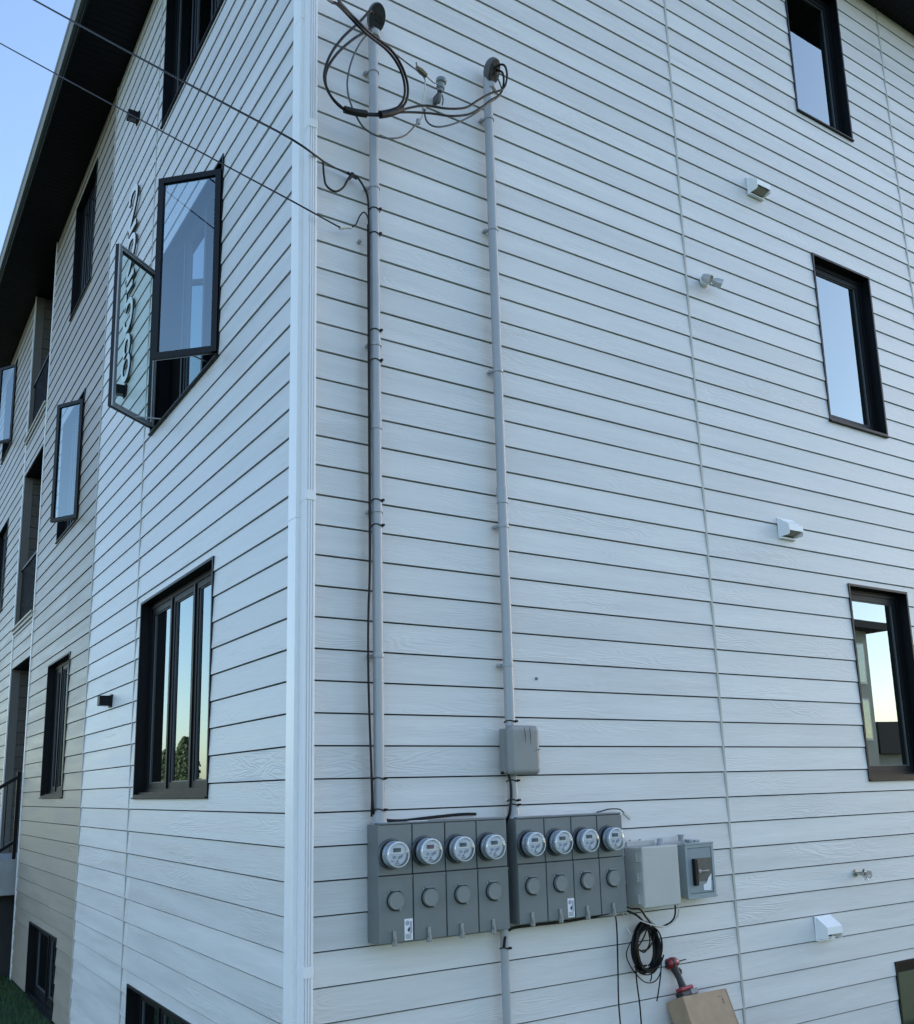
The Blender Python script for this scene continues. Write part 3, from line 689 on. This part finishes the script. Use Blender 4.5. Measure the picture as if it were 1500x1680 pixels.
cable('neutral_cable', lead((-.048, -.75, 4.57), (0, 0, .03)) + [(-.048, -.75, 4.57), (.227, -.55, 4.675), (.558, -.33, 4.809), (.797, -.22, 4.863), (.829, -.2, 4.885)], .006, 'greywire', parent=sd)
h1a = [(.50, -.15, 5.24), (.462, -.17, 5.225), (.362, -.2, 5.062), (.209, -.24, 4.83), (.103, -.26, 4.621), (.063, -.26, 4.447), (.104, -.25, 4.344), (.162, -.25, 4.285), (.236, -.24, 4.275), (.385, -.24, 4.308), (.51, -.24, 4.354)]
h1b = [(.51, -.13, 5.15), (.456, -.15, 5.075), (.324, -.18, 4.92), (.177, -.22, 4.704), (.09, -.24, 4.52), (.086, -.24, 4.40), (.131, -.24, 4.325), (.199, -.24, 4.283), (.245, -.24, 4.269), (.385, -.245, 4.295), (.51, -.25, 4.335)]
cable('phase_cable', h1a, .0095, 'rubber', parent=sd); cable('phase_cable', h1b, .0095, 'rubber', parent=sd)
cable('splice_sleeve', [(.222, -.24, 4.272), (.30, -.242, 4.282), (.39, -.243, 4.303)], .024, 'rubber', parent=sd, n=10)
cable('splice_sleeve', [(.494, -.25, 4.335), (.575, -.247, 4.385), (.675, -.24, 4.465)], .026, 'rubber', parent=sd, n=10)
h2a = [(.652, -.24, 4.437), (.759, -.23, 4.517), (.894, -.22, 4.595), (1.086, -.21, 4.656), (1.257, -.2, 4.744), (1.372, -.2, 4.855), (1.489, -.2, 4.963), (1.614, -.2, 5.059), (1.655, -.2, 5.186), (1.641, -.2, 5.268), (1.609, -.18, 5.285), (1.57, -.12, 5.265)]
h2b = [(.652, -.24, 4.427), (.79, -.22, 4.497), (.952, -.21, 4.56), (1.118, -.2, 4.614), (1.29, -.19, 4.707), (1.405, -.19, 4.812), (1.5, -.19, 4.916), (1.584, -.19, 4.999), (1.631, -.18, 5.108), (1.637, -.17, 5.228), (1.60, -.12, 5.285)]
cable('phase_cable', h2a, .0085, 'rubber', parent=sd); cable('phase_cable', h2b, .0085, 'rubber', parent=sd)
nl = thing('neutral_wires', (.9, -.16, 4.2), 'thin looping neutral wires joined below the porcelain knob', 'cable')
cable('wire', [(.50, -.12, 5.12), (.461, -.14, 5.06), (.382, -.16, 4.922), (.309, -.18, 4.735), (.27, -.19, 4.54), (.289, -.19, 4.403), (.34, -.2, 4.283), (.396, -.2, 4.224), (.477, -.2, 4.203), (.604, -.19, 4.231), (.74, -.17, 4.322), (.845, -.16, 4.465)], .0065, 'greywire', parent=nl)
cable('wire', [(.845, -.16, 4.465), (.899, -.15, 4.559), (.912, -.15, 4.692), (.925, -.16, 4.845), (.899, -.17, 4.883)], .0055, 'whitewire', parent=nl)
cable('wire', [(.916, -.15, 4.617), (.929, -.16, 4.524), (.985, -.17, 4.494), (1.081, -.17, 4.533), (1.219, -.17, 4.629), (1.361, -.17, 4.755), (1.479, -.17, 4.888), (1.587, -.17, 4.998), (1.627, -.16, 5.093), (1.60, -.12, 5.26)], .0065, 'greywire', parent=nl)
for p in ((.86, -.157, 4.49), (.914, -.152, 4.63)):
    mb = MB(); mb.box(p[0] - .014, p[0] + .014, p[1] - .012, p[1] + .012, p[2] - .022, p[2] + .022, .004, 1); mb.obj('connector', 'steel', nl)
ic = thing('insulator', (1.1, -.05, 4.85), 'grey porcelain knob insulator and dead end clamp screwed between the weatherheads', 'insulator')
mb = MB(); mb.lathe((1.10, -.085, 4.895), (.1, -.1, 1), [(0, .022), (.02, .023), (.024, .032), (.038, .033), (.045, .026), (.065, .028), (.075, .040), (.10, .041), (.108, .032), (.11, .001)], 20); mb.obj('knob', 'porcelain', ic)
mb = MB(); mb.box(1.085, 1.118, -.075, -.001, 4.835, 4.895, .004, 1); mb.box(1.08, 1.095, -.10, -.075, 4.79, 4.87); mb.tube([(1.115, -.09, 4.87), (1.118, -.10, 4.82), (1.115, -.09, 4.78)], .006, 6); mb.obj('bracket', 'hood', ic)
mb = MB(); mb.tube([(.824, -.202, 4.895), (.87, -.195, 4.888), (.918, -.188, 4.876)], [.017, .022, .017], 8); mb.tube([(.83, -.202, 4.90), (.823, -.205, 4.935)], .006, 6); mb.obj('wedge_clamp', 'bronze', ic)
mb = MB(); mb.tube([(.918, -.188, 4.876), (.96, -.165, 4.885), (1.02, -.125, 4.91), (1.07, -.10, 4.935)], .006, 6); mb.obj('bail_wire', 'steel', ic)

FT = Vector((-3.073, 4.996, 9.151))
def sag(p0, p1, s, n=14):
    a, b_ = Vector(p0), Vector(p1); return [a.lerp(b_, i / n) - Vector((0, 0, s * 4 * (i / n) * (1 - i / n))) for i in range(n + 1)]
cable('overhead_cable', sag((-3.073, 4.996, 9.151), (-.119, -.16, 3.959), .03) + [Vector((.148, -.06, 3.963))], .0075, 'rubber', 'upper black overhead cable crossing the front to the corner downspout', smooth=3)
cable('overhead_cable', sag((-3.034, 5.382, 8.713), (-.114, -.16, 3.506), .02) + [Vector((.263, -.07, 3.495)), Vector((.30, -.065, 3.50))], .0055, 'rubber', 'lower thin overhead cable ending at a white connector', smooth=3)
mb = MB(); mb.tube([(.285, -.066, 3.497), (.36, -.06, 3.528)], .011, 8); mb.tube([(.27, -.068, 3.492), (.285, -.066, 3.497)], .014, 8); tag(mb.obj('cable_connector', 'whitewire'), 'small white cable connector below the upper loops', 'connector')
tl = thing('telecom_cable', (.49, -.07, -.45), 'black telecom cable strapped along the left conduit down to the meters', 'cable')
cable('loop', [(.148, -.06, 3.963), (.153, -.07, 3.837), (.167, -.08, 3.766), (.231, -.08, 3.747), (.295, -.07, 3.804), (.333, -.06, 3.88), (.361, -.06, 3.924), (.409, -.05, 3.942), (.457, -.05, 3.897), (.49, -.06, 3.812), (.493, -.07, 3.698)], .0075, 'rubber', parent=tl)
cable('stay_wire', [(.148, -.06, 3.963), (.249, -.04, 3.961), (.367, -.04, 3.947)], .006, 'greywire', parent=tl)
mb = MB(); mb.lathe((.375, -.003, 3.945), (0, -1, 0), [(0, .012), (.04, .012), (.045, .018), (.055, .018)], 10); mb.tube([(.34, -.05, 3.955), (.375, -.055, 3.93), (.41, -.05, 3.925)], .008, 6); mb.obj('wall_hook', 'rubber', tl)
cable('run', [(.493, -.07, 3.698), (.494, -.075, 3.4), (.492, -.075, 2.976), (.489, -.075, 2.092), (.486, -.075, 1.256), (.468, -.075, .774), (.467, -.075, .385), (.478, -.075, .005), (.488, -.075, -.255), (.497, -.07, -.402), (.54, -.03, -.455)], .0075, 'rubber', parent=tl)
cable('run', [(.497, -.05, 3.6), (.495, -.05, 2.5), (.493, -.05, 1.2), (.479, -.055, .857), (.478, -.055, .464), (.486, -.055, .081), (.498, -.05, -.292), (.50, -.04, -.44)], .0065, 'rubber', parent=tl)
cable('pigtail', [(.36, -.06, 3.528), (.398, -.06, 3.564), (.427, -.06, 3.634), (.46, -.06, 3.678), (.483, -.07, 3.647), (.492, -.07, 3.57), (.493, -.07, 3.4)], .005, 'rubber', parent=tl)
mb = MB(); mb.lathe((.45, -.002, 3.475), (0, -1, 0), [(0, .014), (.02, .012), (.03, .006)], 8); mb.obj('bolt', 'steel', tl)
cable('meter_top_cable', [(.56, -.03, -.44), (.592, -.045, -.463), (.716, -.04, -.472), (.898, -.035, -.462), (1.086, -.03, -.452), (1.2, -.03, -.449), (1.287, -.02, -.452)], .010, 'rubber', 'black cable lying on top of the left meter bank')
mb = MB(); mb.box(.72, .84, -.145, -.10, -.4755, -.472); tag(mb.obj('paper_strip', 'label'), 'white paper strip lying on the left meter bank', 'paper')
cable('drop_cable', [(1.506, -.1, -.195), (1.517, -.11, -.256), (1.517, -.11, -.356), (1.505, -.1, -.456), (1.506, -.06, -.516), (1.512, -.04, -.676), (1.508, -.04, -1.0), (1.49, -.04, -1.19), (1.445, -.085, -1.25), (1.435, -.085, -1.3)], .0095, 'rubber', 'black cable from the rounded box down between the banks')
cable('bank_cable', [(1.50, -.05, -1.205), (1.56, -.05, -1.192), (1.723, -.06, -1.19), (1.985, -.06, -1.192), (2.232, -.06, -1.181), (2.373, -.06, -1.171)], .0095, 'rubber', 'black cable along the underside of the right meter bank')
tw = thing('loose_wire', (2.5, -.05, -.5), 'loose wire with a white clip above the right meter bank', 'wire')
cable('wire', [(2.33, -.03, -.475), (2.355, -.04, -.472), (2.435, -.05, -.457), (2.535, -.05, -.462), (2.586, -.05, -.498), (2.615, -.05, -.517)], .0045, 'rubber', parent=tw)
mb = MB(); mb.obox(Matrix.Translation((2.60, -.05, -.51)) @ Matrix.Rotation(R(35), 4, 'Y'), .075, .02, .022, .003); mb.obj('clip', 'whitewire', tw)

# coil of black cable and the wires under the utility box
co = thing('cable_coil', (2.70, -.06, -1.7), 'coiled bundle of black cable hanging under the utility box', 'cable coil')
cx, cz = 2.693, -1.436
def coil_loop(rx, rz, ph, dx, dz, y, tilt, t0=0, t1=2 * math.pi, n=40):
    out = []
    for i in range(n + 1):
        a = t0 + (t1 - t0) * i / n + ph
        x_, z_ = rx * math.cos(a), rz * math.sin(a)
        out.append((cx + dx + x_ * math.cos(tilt) - z_ * math.sin(tilt), y + .012 * math.sin(a * 1.5 + ph), cz + dz + x_ * math.sin(tilt) + z_ * math.cos(tilt)))
    return out
for i in range(15):
    cable('turn', coil_loop(random.uniform(.100, .138), random.uniform(.138, .178), random.uniform(0, 6), random.uniform(-.012, .012), random.uniform(-.018, .014), random.uniform(-.10, -.04), R(random.uniform(-2, 14))), .0062, 'rubber', parent=co, smooth=0, n=6)
for pts, r in (([(2.559, -.06, -1.383), (2.512, -.06, -1.46), (2.535, -.06, -1.532), (2.599, -.06, -1.613), (2.682, -.06, -1.672), (2.771, -.06, -1.675), (2.831, -.06, -1.62), (2.85, -.06, -1.52)], .0042),
               ([(2.60, -.09, -1.42), (2.66, -.09, -1.36), (2.70, -.09, -1.31), (2.715, -.09, -1.40), (2.66, -.09, -1.46), (2.61, -.09, -1.44)], .0055),
               ([(2.62, -.09, -1.45), (2.70, -.09, -1.44), (2.76, -.09, -1.37), (2.77, -.09, -1.32)], .0055),
               ([(2.58, -.06, -1.55), (2.65, -.06, -1.612), (2.75, -.06, -1.62), (2.83, -.06, -1.57)], .0045),
               ([(2.725, -.08, -1.59), (2.72, -.08, -1.64), (2.705, -.08, -1.665)], .0045)):
    cable('strand', pts, r, 'rubber', parent=co)
cable('hanging_wire', [(2.433, -.05, -1.16), (2.444, -.05, -1.269), (2.436, -.05, -1.514), (2.424, -.05, -1.754), (2.419, -.06, -1.911), (2.401, -.08, -2.061), (2.38, -.1, -2.5), (2.36, -.12, GZ + .01)], .0055, 'rubber', 'long straight black wire hanging from the right meter bank')
cable('hanging_wire', [(2.575, -.07, -1.47), (2.585, -.07, -1.528), (2.595, -.06, -1.653), (2.611, -.06, -1.818), (2.614, -.06, -1.979), (2.588, -.08, -2.13), (2.58, -.1, GZ + .01)], .0055, 'rubber', 'thin black wire trailing down from the cable coil')
cable('hanging_wire', [(2.80, -.07, -1.33), (2.818, -.07, -1.387), (2.846, -.06, -1.517), (2.829, -.06, -1.641), (2.794, -.06, -1.76), (2.777, -.06, -1.812)], .005, 'rubber', 'short wire end curling beside the coil above the drill')
cable('entry_wire', [(2.47, -.05, -1.15), (2.511, -.08, -1.165), (2.596, -.09, -1.20), (2.668, -.09, -1.255), (2.72, -.07, -1.29)], .008, 'rubber', 'black wire running from the right bank into the coil')
cable('entry_wire', [(2.47, -.09, -1.12), (2.53, -.11, -1.15), (2.622, -.11, -1.165), (2.682, -.1, -1.224), (2.759, -.09, -1.286), (2.83, -.09, -1.303), (2.877, -.08, -1.303), (2.943, -.09, -1.278), (2.975, -.1, -1.229), (2.981, -.1, -1.14)], .0065, 'rubber', 'black wire sagging below the utility box')
cable('white_wire', [(2.48, -.05, -1.15), (2.523, -.06, -1.18), (2.593, -.075, -1.219), (2.669, -.10, -1.258), (2.786, -.10, -1.294), (2.907, -.09, -1.306), (2.991, -.08, -1.275), (3.025, -.09, -1.213), (3.01, -.09, -1.14)], .0055, 'whitewire', 'long white wire sagging under the utility box')
cable('white_wire', [(2.50, -.045, -1.165), (2.514, -.05, -1.193), (2.521, -.06, -1.275), (2.543, -.08, -1.326)], .005, 'whitewire', 'short white wire hanging left of the coil')
cable('white_wire', [(2.55, -.10, -1.15), (2.64, -.10, -1.165), (2.70, -.09, -1.22), (2.77, -.09, -1.275), (2.80, -.09, -1.30)], .005, 'whitewire', 'white wire bent over the top of the coil')

# ------------------------------------------------------------------ cordless drill and leaning carton
tilt = R(23.2)
bx = thing('cardboard_box', (3.14, -.4, GZ), 'tall brown cardboard box leaning against the side wall', 'box')
LB, DB, X0, X1 = 1.14, .178, 2.914, 3.372
top_back = Vector((0, -.012, -1.849))
dn = Vector((0, -math.sin(tilt), -math.cos(tilt))); fw = Vector((0, -math.cos(tilt), math.sin(tilt)))
def bp(x, s, d, o=0.0): p = top_back + dn * s + fw * d; return Vector((x, p.y, p.z))
mb = MB()
def slab(mb, x0, x1, s0, s1, d0, d1):
    v = [mb.bm.verts.new(bp(x, s, d)) for x in (x0, x1) for s in (s0, s1) for d in (d0, d1)]
    for f in ((0, 1, 3, 2), (4, 6, 7, 5), (0, 4, 5, 1), (2, 3, 7, 6), (0, 2, 6, 4), (1, 5, 7, 3)): mb.bm.faces.new([v[i] for i in f])
slab(mb, X0, X1, 0, LB, 0, DB)
bmesh.ops.bevel(mb.bm, geom=list(mb.bm.edges), offset=.004, segments=2, affect='EDGES')
bmesh.ops.subdivide_edges(mb.bm, edges=[e for e in mb.bm.edges if e.calc_length() > .2], cuts=6, use_grid_fill=True)
for v in mb.bm.verts: v.co += Vector((random.uniform(-.0012, .0012), random.uniform(-.0012, .0012), random.uniform(-.0008, .0008)))
for f in mb.bm.faces: f.smooth = False
mb.obj('carton', 'card', bx)
mb = MB(); slab(mb, X0 + .004, X1 - .006, -.0025, -.0003, DB * .44, DB * .56); mb.obj('tape', 'carddark', bx)
mb = MB(); slab(mb, X1 - .016, X1 - .012, .01, LB - .02, DB + .0005, DB + .0018); mb.obj('flap_edge', 'carddark', bx)
mb = MB(); slab(mb, X1 - .12, X1 - .075, .045, .05, DB + .001, DB + .0016); slab(mb, X1 - .085, X1 - .07, .06, .10, DB + .001, DB + .0016); mb.obj('print', 'carddark', bx)
mb = MB()
cpt = [bp(3.14 + .11 * math.cos(a), .30 + .075 * math.sin(a), DB + .002) for a in [2 * math.pi * i / 24 for i in range(24)]]
mb.bm.faces.new([mb.bm.verts.new(p) for p in cpt]); mb.obj('hand_hole', 'ventdark', bx)

dr = thing('cordless_drill', (3.05, -.1, -1.80), 'red and black cordless impact driver standing on the cardboard box', 'drill')
base = bp(3.045, -.002, .098)
fm = Matrix((( 1, 0, 0, base.x), (0, math.cos(tilt), math.sin(tilt), base.y), (0, -math.sin(tilt), math.cos(tilt), base.z), (0, 0, 0, 1)))   # local z up out of the box top
fm = fm @ Matrix.Rotation(R(-4), 4, 'Y')
mb = MB(); mb.box(-.078, .085, -.04, .04, .0, .040, .010, 3); mb.xform(fm); bat = mb.obj('battery', 'tool', dr)
mb = MB(); mb.box(-.064, .066, -.036, .036, .0405, .070, .012, 3); mb.xform(fm); mb.obj('battery_top', 'redprint', dr)
mb = MB(); mb.box(.012, .082, -.0425, -.0402, .004, .040, .001, 1); mb.xform(fm); mb.obj('battery_label', 'toolgrey', bat)
mb = MB(); mb.tube([(-.012, 0, .05), (-.010, 0, .085), (-.010, 0, .13), (-.016, 0, .18), (-.022, 0, .222)], [.033, .027, .024, .027, .034], 14)
mb.tube([(.012, -.004, .195), (.024, -.004, .180), (.018, -.004, .158)], [.014, .013, .009], 8); mb.xform(fm); mb.obj('handle', 'tool', dr)
mb = MB(); mb.lathe((-.086, 0, .245), (1, 0, 0), [(0, .022), (.003, .030), (.010, .036), (.030, .038), (.045, .037)], 22); mb.xform(fm); hd = mb.obj('motor_housing', 'red', dr)
mb = MB(); mb.lathe((-.0405, 0, .245), (1, 0, 0), [(0, .040), (.010, .041), (.011, .036)], 22, False); mb.lathe((-.088, 0, .245), (1, 0, 0), [(0, .012), (.0015, .024)], 16); mb.xform(fm); mb.obj('rubber_band', 'tool', dr)
mb = MB(); mb.lathe((-.029, 0, .245), (1, 0, 0), [(0, .040), (.020, .041), (.036, .037), (.050, .029), (.060, .024)], 22); mb.xform(fm); mb.obj('gear_case', 'red', dr)
mb = MB(); mb.lathe((.0315, 0, .245), (1, 0, 0), [(0, .020), (.006, .014), (.016, .013), (.018, .009)], 14); mb.lathe((.050, 0, .245), (1, 0, 0), [(0, .0045), (.075, .004), (.08, .002)], 8); mb.xform(fm); mb.obj('bit', 'ink', dr)

# ------------------------------------------------------------------ vents, flood lights, tap
def vent(x, z, label):
    th = thing('exhaust_vent', (x, 0, z - .11), label, 'vent', 'white exhaust vents on the side wall')
    mb = MB(); mb.box(x - .112, x + .108, -.010, .002, z - .105, z + .092, .003, 1); fl = mb.obj('flange', 'vent', th)
    t_ = .004; hw = .098
    def pr(y): return y
    mb = MB()
    P = [(-.0105, z + .084), (-.112, z + .012), (-.112, z - .072), (-.10, z - .085), (-.0105, z - .085)]
    sides = []
    for sx in (-hw, hw):
        o = t_ if sx < 0 else -t_
        a = [mb.bm.verts.new((x + sx, y, zz)) for y, zz in P]; b_ = [mb.bm.verts.new((x + sx + o, y, zz)) for y, zz in P]
        mb.bm.faces.new(a); mb.bm.faces.new(b_[::-1])
        for i in range(5): j = (i + 1) % 5; mb.bm.faces.new((a[i], a[j], b_[j], b_[i]))
    def plate(p, q, t):
        v = []
        for (y, zz) in (p, q, (q[0] + t[0], q[1] + t[1]), (p[0] + t[0], p[1] + t[1])): v.append((mb.bm.verts.new((x - hw + t_ + .0003, y, zz)), mb.bm.verts.new((x + hw - t_ - .0003, y, zz))))
        for i in range(4): j = (i + 1) % 4; mb.bm.faces.new((v[i][0], v[j][0], v[j][1], v[i][1]))
        mb.bm.faces.new([q_[0] for q_ in v]); mb.bm.faces.new([q_[1] for q_ in v][::-1])
    plate((-.0105, z + .084), (-.112, z + .012), (.002, -.006)); plate((-.112, z + .011), (-.112, z - .045), (.004, 0))
    mb.obj('hood', 'vent', th)
    mb = MB(); mb.box(x - .085, x + .085, -.0125, -.0102, z - .08, z + .05); mb.obj('throat', 'ventdark', th)
    mb = MB(); mb.obox(Matrix.Translation((x, -.052, z - .052)) @ Matrix.Rotation(R(-24), 4, 'X'), .17, .075, .004); mb.obj('damper', 'tan', th)
    mb = MB(); mb.box(x - .112, x + .1, -.03, -.0102, z - .104, z - .094); mb.obj('drip_lip', 'vent', th)
vent(4.815, 5.44, 'upper white exhaust vent between the top and second floor windows')
vent(4.795, 1.965, 'middle white exhaust vent above the first floor window level')
vent(4.79, -1.50, 'lowest white exhaust vent near the basement window')
fl = thing('flood_light', (3.97, -.05, 4.1), 'white twin head flood light beside the vertical joint', 'flood light')
mb = MB(); mb.lathe((3.97, .0, 4.195), (0, -1, 0), [(0, .055), (.022, .053), (.028, .045), (.03, .001)], 20); mb.obj('base', 'vent', fl)
for sx in (-1, 1):
    hx = 3.965 + sx * .072
    mb = MB(); mb.tube([(3.97 + sx * .02, -.028, 4.19), (3.97 + sx * .04, -.06, 4.185), (hx - sx * .01, -.07, 4.17)], .009, 8); mb.obj('arm', 'floodmetal', fl)
    ax = Vector((sx * .30 + .55, -.6, -.55)).normalized()
    mb = MB(); mb.lathe(Vector((hx, -.10, 4.155)) - ax * .05, ax, [(0, .012), (.006, .026), (.03, .036), (.085, .045), (.09, .045), (.09, .040), (.07, .034), (.069, .001)], 20, True, True); lh = mb.obj('lamp_head', 'floodmetal', fl)
    mb = MB(); mb.lathe(Vector((hx, -.10, 4.155)) + ax * .026, ax, [(0, .033), (.003, .033)], 16); mb.obj('lens', 'lens', lh)
tp = thing('hose_bib', (5.30, -.05, -1.14), 'brass garden tap on the side wall above the lowest vent', 'tap')
mb = MB(); mb.lathe((5.30, 0, -1.10), (0, -1, 0), [(0, .032), (.006, .03), (.008, .014), (.07, .014), (.07, .019), (.095, .019)], 16); mb.tube([(5.30, -.075, -1.105), (5.30, -.095, -1.125), (5.30, -.105, -1.15)], [.014, .014, .013], 10); mb.tube([(5.30, -.07, -1.10), (5.30, -.085, -1.06)], .009, 8); mb.obj('body', 'chrome', tp)
mb = MB(); hw_ = []
mb.lathe((5.30, -.098, -1.10), (0, -1, 0), [(0, .008), (.03, .008)], 8)
mb.lathe((5.30, -.128, -1.10), (0, -1, 0), [(0, .012), (.0, .034), (.010, .036), (.012, .028), (.006, .012)], 16); mb.obj('hand_wheel', 'steel', tp)
mb = MB(); mb.lathe((1.858, .0, .475), (0, -1, 0), [(-.01, .012), (.004, .012), (.006, .006)], 8); tag(mb.obj('screw_head', 'cabinet'), 'small dark screw head alone on the siding right of the conduit', 'screw')

# ------------------------------------------------------------------ wall lamps and house numbers on the front
def lamp(z, label):
    th = thing('wall_lamp', (-.06, 4.76, z - .06), label, 'lamp', 'black wall lamps on the front')
    mb = MB(); mb.box(-.014, .004, 4.70, 4.82, z - .065, z + .065, .003, 1); mb.obj('back_plate', 'black', th)
    mb = MB(); mb.box(-.125, -.0145, 4.71, 4.81, z - .05, z + .05, .003, 1); mb.obj('body', 'black', th)
    mb = MB(); mb.box(-.115, -.03, 4.72, 4.80, z - .053, z - .0505); mb.obj('lens', 'lampglass', th)
lamp(7.51, 'top black box lamp high under the eave')
lamp(4.09, 'black box lamp below the house number, seen through the open sash')
lamp(.68, 'lowest black box lamp left of the three pane window')
DIG = {'2': [(-.17, .13), (-.16, .20), (-.09, .25), (.02, .25), (.12, .21), (.15, .13), (.12, .05), (.0, -.07), (-.12, -.17), (-.16, -.235), (-.15, -.245), (.17, -.245)],
       '5': [(.14, .245), (-.12, .245), (-.13, .24), (-.145, .03), (-.13, .025), (-.05, .065), (.05, .065), (.14, .01), (.165, -.08), (.14, -.18), (.05, -.245), (-.07, -.245), (-.15, -.19), (-.17, -.13)]}
def digit(ch, z, label):
    th = thing('house_number', (-.05, 4.68, z - .25), label, 'house number', 'stacked house number on the front')
    y0 = 4.68
    if ch == '8':
        paths = [[(.12 * math.cos(a), .13 + .115 * math.sin(a)) for a in [2 * math.pi * i / 24 for i in range(25)]], [(.155 * math.cos(a), -.12 + .13 * math.sin(a)) for a in [2 * math.pi * i / 24 for i in range(25)]]]
    else:
        pp = [Vector((a, b_, 0)) for a, b_ in DIG[ch]]; paths = [[(q.x, q.y) for q in smooth_path(pp, 4)]]
    for nm, x0, x1, hw, m in (('face', -.034, -.030, .033, 'digit'), ('return', -.0295, -.012, .031, 'digitside')):
        mb = MB()
        for path in paths:
            closed = (Vector(path[0]) - Vector(path[-1])).length < 1e-4
            vs = []
            for i, q in enumerate(path):
                a = Vector(path[i - 1 if i else (-2 if closed else 0)]); b_ = Vector(path[i + 1] if i < len(path) - 1 else path[1 if closed else -1])
                t_ = (b_ - a).normalized(); nn = Vector((-t_.y, t_.x)); q = Vector(q)
                row = []
                for s_, xx in ((1, x0), (-1, x0), (-1, x1), (1, x1)):
                    p = q + nn * hw * s_; row.append(mb.bm.verts.new((xx, y0 - p.x, z + p.y)))
                vs.append(row)
            for r0, r1 in zip(vs, vs[1:]):
                for k in range(4): mb.bm.faces.new((r0[k], r0[(k + 1) % 4], r1[(k + 1) % 4], r1[k]))
            if not closed: mb.bm.faces.new(vs[0]); mb.bm.faces.new(vs[-1][::-1])
        mb.obj(nm, m, th)
digit('2', 6.27, 'top digit 2 of the stacked house number'); digit('2', 5.66, 'second digit 2 of the stacked house number, half behind the sash')
digit('5', 5.05, 'digit 5 of the house number seen through the open sash'); digit('8', 4.45, 'lowest digit 8 of the house number above the lamp')

# ------------------------------------------------------------------ entry steps and railing
es = thing('entry_steps', (-.8, 11.1, GZ), 'grey concrete entry landing and steps below the balcony recess', 'steps')
mb = MB(); mb.box(-.45, 1.6, REC[0] + .13, REC[1] - .02, -1.68, -1.17, .01, 1); mb.obj('landing', 'concrete', es)
for i in range(8):
    mb = MB(); mb.box(-.45 - .28 * (i + 1), -.451 - .28 * i, REC[0] + .13, REC[1] - .02, max(GZ, -1.17 - .18 * (i + 1) - .35), -1.17 - .18 * (i + 1), .008, 1); mb.obj('step', 'concrete', es)
mb = MB(); mb.box(-.3, 1.5, REC[0] + .4, REC[1] - .3, GZ, -1.681); mb.obj('landing_shade', 'undershade', es)  # dark block standing in for shade in the open void below the landing
sr = thing('stair_railing', (-.3, 10.36, -1.17), 'black metal stair railing descending from the entry landing', 'railing')
ry = REC[0] + .2
mb = MB(); mb.box(-.055, -.005, ry - .025, ry + .025, -1.169, .10); mb.obj('post', 'black', sr)
sl_ = -.64
for zt in (.02, -.93):
    mb = MB(); mb.obox(Matrix.Translation((-1.25, ry, zt + sl_ * 1.2)) @ Matrix.Rotation(math.atan(sl_), 4, 'Y') , 2.4 / math.cos(math.atan(sl_)), .04, .05); mb.obj('rail', 'black', sr)
for i in range(16):
    x = -.18 - i * .14; mb = MB(); mb.box(x - .008, x + .008, ry - .008, ry + .008, -.93 + sl_ * (-x - .05), .02 + sl_ * (-x - .05)); mb.obj('baluster', 'black', sr)

# ------------------------------------------------------------------ what the panes mirror: trees up the street, a neighbouring house
def tree(x, y, h, rad, label):
    th = thing('tree', (x, y, GZ), label, 'tree', 'trees mirrored in the window')
    mb = MB(); mb.tube([(x, y, GZ), (x + .1, y, GZ + h * .3), (x, y + .1, GZ + h * .7)], [.16, .12, .05], 8)
    for i in range(7):
        a = i * 2.4; z = GZ + h * (.3 + .06 * i); mb.tube([(x, y, z), (x + math.cos(a) * rad * .6, y + math.sin(a) * rad * .6, z + h * .16)], [.05, .015], 5)
    mb.obj('trunk', 'bark', th)
    mb = MB()
    for i in range(2200):
        t_ = random.random() ** .8; zz = GZ + h * (.25 + .75 * t_); rr = rad * (math.sin(math.pi * (.12 + .86 * t_)) ** .8) * (.35 + .65 * random.random()) * (1 + .25 * math.sin(i * .37))
        a = random.uniform(0, 6.28); c = Vector((x + rr * math.cos(a), y + rr * math.sin(a), zz)); s_ = random.uniform(.08, .2)
        d1 = Vector((random.gauss(0, 1), random.gauss(0, 1), random.gauss(0, 1))).normalized(); d2 = d1.orthogonal().normalized()
        mb.bm.faces.new([mb.bm.verts.new(c + q) for q in (d1 * s_, d2 * s_ * .6, -d1 * s_, -d2 * s_ * .6)])
    mb.obj('crown', 'leaf', th)
tree(-17.3, 64.5, 5.6, 1.0, 'tall slim leafy tree mirrored in the left pane')
tree(-17.6, 61.0, 6.4, 1.0, 'taller leafy tree mirrored in the middle pane')
tree(-18.2, 59.6, 3.4, 1.3, 'low round tree mirrored in the middle pane')
nh = thing('neighbour_house', (36, -30, GZ), 'pale two storey house mirrored in the first floor side window', 'house')
mb = MB(); mb.box(30, 44.2, -35, -25, GZ, 7.5); mb.obj('wall', 'cream', nh)
mb = MB(); mb.box(29.2, 45.2, -36, -24.2, 7.5, 7.9); mb.obj('roof', 'roofing', nh)
for z in (1.6, 4.6):
    for x in (32, 36, 40, 42.6):
        mb = MB(); mb.box(x, x + 1.2, -25.0, -24.96, z, z + 2.2); wdo = mb.obj('window', 'trim', nh)
        mb = MB(); mb.box(x + .1, x + 1.1, -24.959, -24.95, z + .1, z + 2.1); mb.obj('pane', 'coated', wdo)
ga = thing('garage', (52, -28, GZ), 'low dark roofed garage mirrored beside the pale house', 'garage')
mb = MB(); mb.box(44.8, 60, -32, -25.5, GZ, .9); mb.obj('wall', 'cream', ga)
mb = MB(); v0 = [(44.4, .9), (60.4, .9), (60.4, 2.9), (44.4, 2.6)]; mb.prism(v0, -32.5, -25.0); mb.obj('roof', 'roofing', ga)
